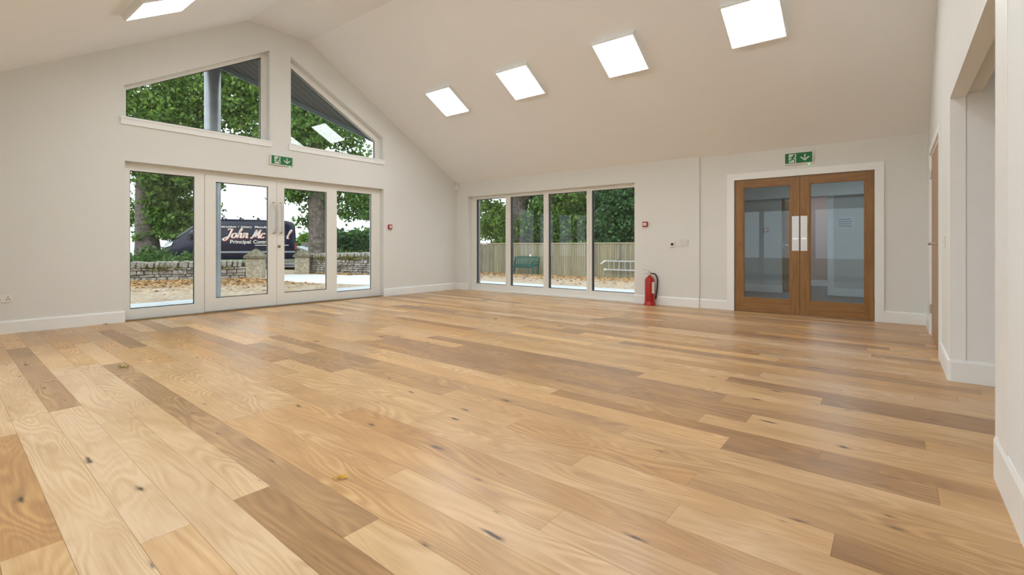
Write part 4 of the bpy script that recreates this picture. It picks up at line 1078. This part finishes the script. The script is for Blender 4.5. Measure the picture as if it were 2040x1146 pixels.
# lettering, set as real raised film on the near side
def ribbon(mb, pts, w, x0, z0, sx, sz, y, shear=.32):
    P = smooth_path([(p[0], 0, p[1]) for p in pts], 6); n = len(P)
    k = len(mb.v)
    for i, p in enumerate(P):
        d = (P[min(i + 1, n - 1)] - P[max(i - 1, 0)]); d.normalize()
        wd = w * (.45 + .85 * abs(d.z))
        nx, nz = -d.z, d.x
        for sg in (-1, 1):
            x, z = p.x + nx * wd * sg / 2, p.z + nz * wd * sg / 2
            mb.v.append((x0 + (x + shear * z) * sx, y, z0 + z * sz))
    for i in range(n - 1): mb.f.append((k + 2 * i, k + 2 * i + 1, k + 2 * i + 3, k + 2 * i + 2))
GL = {
 'J': ([[(.05, .95), (.25, 1.05), (.62, 1.0)], [(.48, 1.0), (.46, .5), (.34, -.1), (.12, -.32), (-.08, -.2), (.02, -.05), (.3, .1)]], .68),
 'o': ([[(.3, .55), (.08, .45), (.05, .12), (.25, 0), (.45, .15), (.44, .42), (.28, .56)], [(.42, .48), (.6, .42)]], .56),
 'h': ([[(.02, .35), (.2, .8), (.28, 1.05), (.18, 1.02), (.12, .6), (.1, 0)], [(.1, .25), (.28, .54), (.42, .45), (.40, .12), (.5, .0), (.6, .1)]], .60),
 'n': ([[(.02, .45), (.12, .54), (.12, 0)], [(.12, .3), (.3, .54), (.44, .45), (.42, .12), (.52, 0), (.62, .1)]], .62),
 'M': ([[(-.1, .02), (.05, -.02), (.18, .3), (.30, .98)], [(.30, .98), (.36, .5), (.42, .1)], [(.42, .1), (.58, .6), (.72, 1.0)], [(.72, 1.0), (.72, .4), (.80, 0), (.92, .08)]], .92),
 'c': ([[(.42, .45), (.3, .56), (.1, .45), (.06, .12), (.25, 0), (.48, .12)]], .5),
 'l': ([[(.0, .2), (.2, .75), (.28, 1.05), (.18, 1.02), (.10, .5), (.12, .05), (.3, .02)]], .4)}
def script(word, x0, z0, h, gaps=()):
    for nm, mat, dx, dz, y in (('lettering_shadow', 'vanred', .022, -.03, -.0075), ('lettering', 'vanwhite', 0, 0, -.0105)):
        mb = MB(); x = x0
        for ch in word:
            if ch == ' ': x += h * .42; continue
            gs, adv = GL[ch]
            for s_ in gs: ribbon(mb, s_, .15, x + dx, z0 + dz, h, h, y)
            x += adv * h
        mb.build(nm, mat, van, fix=False)
script('John', 2.66, 1.48, .425)
script('Mc', 3.86, 1.48, .425)
script('l', 5.50, 1.45, .425)
def text(s_, x0, z0, size, mat, y=-.008, width=None, shear=0, off=0, name='lettering'):
    cu = D.curves.new('lettering_curve', 'FONT'); cu.body = s_; cu.size = size; cu.shear = shear; cu.offset = off; cu.extrude = .001
    o = D.objects.new('lettering_curve', cu); COL.objects.link(o)
    dg = bpy.context.evaluated_depsgraph_get(); me = D.meshes.new_from_object(o.evaluated_get(dg)); D.objects.remove(o); D.curves.remove(cu)
    xs = [v.co.x for v in me.vertices]; w0 = max(xs) - min(xs); k = (width / w0) if width else 1
    for v in me.vertices: v.co = Vector((x0 + v.co.x * k, y - v.co.z, z0 + v.co.y))
    me.materials.clear(); me.materials.append(M[mat]); me.name = name
    ob = D.objects.new(name, me); COL.objects.link(ob); ob.parent = van
for w_, x_, wd in (('Construction', 2.20, .98), ('\u2022', 3.26, .05), ('Joinery', 3.40, .52), ('Manufacturers', 4.02, 1.14)): text(w_, x_, 1.99, .15, 'vanwhite', width=wd, off=.003)
for w_, x_, wd in (('Principal', 2.90, .93), ('Contractors', 3.95, 1.20)): text(w_, x_, 1.19, .25, 'vanwhite', width=wd, off=.004)
MB().box(4.04, 5.62, -.008, .0, 1.08, 1.115).build('white_line', 'vanwhite', van)

# ------------------------------------------------------------------ far house
hs = empty('house', (-24.6, 9.7, -.5), (0, 0, .75), local=True, label='distant house with a pale grey gabled roof right of the van', cat='house')
MB().box(-1.2, 1.2, -1.5, 1.5, 0, .80).build('wall', 'housewall', hs)
MB().prism([(-1.45, .76), (0, 1.32), (1.45, .76), (1.45, .87), (0, 1.45), (-1.45, .87)], 'Y', -1.7, 1.7).build('roof', 'houseroof', hs)
MB().box(-.18, .18, -.22, .22, 1.36, 1.72).build('chimney', 'cope', hs)
MB().prism([(-1.18, .80), (1.18, .80), (0, 1.26)], 'Y', -1.5, 1.5).build('gable', 'housewall', hs)

# ------------------------------------------------------------------ canopy and its column
zc = lambda y: EAVE - SL * y if y > -4.065 else EAVE + SL * (y + 8.13)
cn = empty('canopy', (-.30, -4.065, 4.79), label='dark boarded prow-shaped roof canopy outside the upper gable windows', cat='canopy')
for sg in (1, -1):
    a = (-.302, -4.065); b = (-3.02, -4.065); c = (-.302, -4.065 + sg * 3.36)
    lo = [(p[0], p[1], zc(p[1])) for p in (a, b, c)]; hi = [(p[0], p[1], zc(p[1]) + .16) for p in (a, b, c)]
    MB().add(lo + hi, [(0, 1, 2), (5, 4, 3), (0, 3, 4, 1), (1, 4, 5, 2), (2, 5, 3, 0)]).build('soffit', 'soffit', cn)
    b2, c2 = Vector((b[0] - .03, b[1], zc(b[1]) + .04)), Vector((c[0] - .03, c[1], zc(c[1]) + .04))
    MB().bar(b2, c2, .05, .22).build('fascia', 'fascia', cn)
    MB().add([(p[0] - .06, p[1], zc(p[1]) + .165) for p in (a, b, c)] + [(p[0] - .06, p[1], zc(p[1]) + .20) for p in (a, b, c)], [(0, 1, 2), (5, 4, 3), (0, 3, 4, 1), (1, 4, 5, 2), (2, 5, 3, 0)]).build('roofing', 'roof', cn)
pc = empty('column', (-2.763, -4.065, -.1), label='round galvanised steel column carrying the canopy outside the glazed doors', cat='column')
MB().lathe([(.143, -.09), (.143, 4.70)], (-2.763, -4.065, 0), 32).build('shaft', 'galv', pc, smooth=SM)
MB().lathe([(.20, -.10), (.20, -.075), (.144, -.070)], (-2.763, -4.065, 0), 32).build('base_plate', 'galv', pc, smooth=SM)

# ------------------------------------------------------------------ fence, bench, ladder
fn = empty('fence', (-5, 12.55, -.5), label='weathered vertical board fence with pale cap rail across the back', cat='fence')
bd = MB(); x = -16.0; rf = random.Random(9)
while x < 4.0:
    w = .125; bd.box(x, x + w - .012, 12.50 + rf.uniform(-.006, .006), 12.525, g(x, 12.5) - .05, 1.075 + rf.uniform(-.01, .0)); x += w
bd.build('boards', 'fence', fn)
MB().box(-16, 4, 12.47, 12.58, 1.08, 1.135).build('cap_rail', 'fencecap', fn, bevel=.006)
for z in (-.2, .35, .9): MB().box(-16, 4, 12.526, 12.58, z, z + .08).build('rail', 'fence', fn)
for x in np.arange(-15.5, 4.1, 2.4): MB().box(x, x + .1, 12.581, 12.68, g(x, 12.5) - .1, 1.10).build('post', 'fence', fn)

bn = empty('bench', (-6.95, 11.85, g(-6.95, 11.85)), (0, 0, 0), local=True, label='dark green slatted garden bench standing against the fence', cat='bench')
for k in range(5): MB().box(-.75, .75, -.36 + k * .095, -.285 + k * .095, .42, .445).build('seat_slat', 'bench', bn, bevel=.004)
for k in range(13): 
    xx = -.68 + k * 1.36 / 12; MB().bar((xx, .13, .48), (xx, .24, .84), .055, .018, up=(0, 1, 0)).build('back_slat', 'bench', bn)
MB().bar((-.76, .12, .47), (.76, .12, .47), .03, .07).build('back_rail', 'bench', bn)
MB().bar((-.66, .25, .87), (.66, .25, .87), .03, .07).build('back_rail', 'bench', bn)
for sx in (-.76, .76):
    MB().box(sx - .03, sx + .03, -.34, -.28, -.02, .64).build('leg', 'bench', bn)
    MB().bar((sx, .10, -.02), (sx, .26, .88), .06).build('leg', 'bench', bn)
    MB().box(sx - .04, sx + .04, -.38, .2, .62, .65).build('armrest', 'bench', bn, bevel=.008)
MB().box(-.76, .76, -.33, -.30, .34, .415).build('front_rail', 'bench', bn)
mw = MB().lathe([(.0, 0), (.045, .0), (.05, .09), (.046, .1)], (-6.75, 12.10, .905 + g(-6.95, 11.85)), 14)
mw.build('cup', 'label', label='small white cup resting on the top rail of the green bench', cat='cup', smooth=SM)

ld = empty('ladder', (-1.0, 12.36, .1), label='aluminium ladder hung sideways on the fence at the right', cat='ladder')
for z in (.285, -.115): MB().box(-2.60, .95, 12.34, 12.38, z - .03, z + .03).build('side_rail', 'alu', ld, bevel=.006)
for k in range(13): MB().tube([(-2.46 + k * .265, 12.36, -.115), (-2.46 + k * .265, 12.36, .285)], .016, 8).build('rung', 'alu', ld)
MB().tube([(-2.60, 12.36, .29), (-2.70, 12.35, .26), (-2.80, 12.34, .17), (-2.86, 12.34, .14)], .035, 8).build('hook_end', 'plastic', ld, smooth=True)
MB().box(-2.70, -2.601, 12.335, 12.385, -.16, -.07).build('foot_cap', 'plastic', ld, bevel=.01)
for x in (-2.0, .3): MB().box(x - .02, x + .02, 12.38, 12.498, .315, .345).box(x - .02, x + .02, 12.33, 12.345, .315, .37).box(x-.02, x+.02, 12.33, 12.39, .3155, .345).build('bracket', 'galv', ld)

# ------------------------------------------------------------------ light and camera
w = D.worlds.new('World'); S.world = w; w.use_nodes = True
t = w.node_tree; t.nodes.clear()
o = t.nodes.new('ShaderNodeOutputWorld'); b = t.nodes.new('ShaderNodeBackground')
b.inputs[0].default_value = (.92, .97, 1.03, 1); b.inputs[1].default_value = 2.0
t.links.new(b.outputs[0], o.inputs[0])
sl_ = D.lights.new('sun', 'SUN'); sl_.energy = 1.15; sl_.angle = math.radians(28); sl_.color = (.86, .94, 1.0)
so = D.objects.new('sun', sl_); COL.objects.link(so); so.rotation_euler = (math.radians(38), math.radians(12), 0)

cam = D.cameras.new('camera'); co = D.objects.new('camera', cam); COL.objects.link(co)
cam.sensor_fit = 'HORIZONTAL'; cam.sensor_width = 36.0; cam.lens = 963.685 / 2040 * 36.0
cam.shift_y = (489.145 - 573) / 2040; cam.clip_start = .02; cam.clip_end = 300
co.location = (7.8792, -7.9208, 1.0); co.rotation_euler = (math.pi / 2, 0, .6689)
S.camera = co
vs = S.view_settings; vs.view_transform = 'Standard'; vs.look = 'None'; vs.gamma = 1.0; vs.exposure = 0.0; vs.use_curve_mapping = False
S.cycles.use_denoising = True
S.cycles.max_bounces = 10; S.cycles.diffuse_bounces = 6; S.cycles.transparent_max_bounces = 24; S.cycles.sample_clamp_indirect = 8.0
S.cycles.caustics_reflective = False; S.cycles.caustics_refractive = False
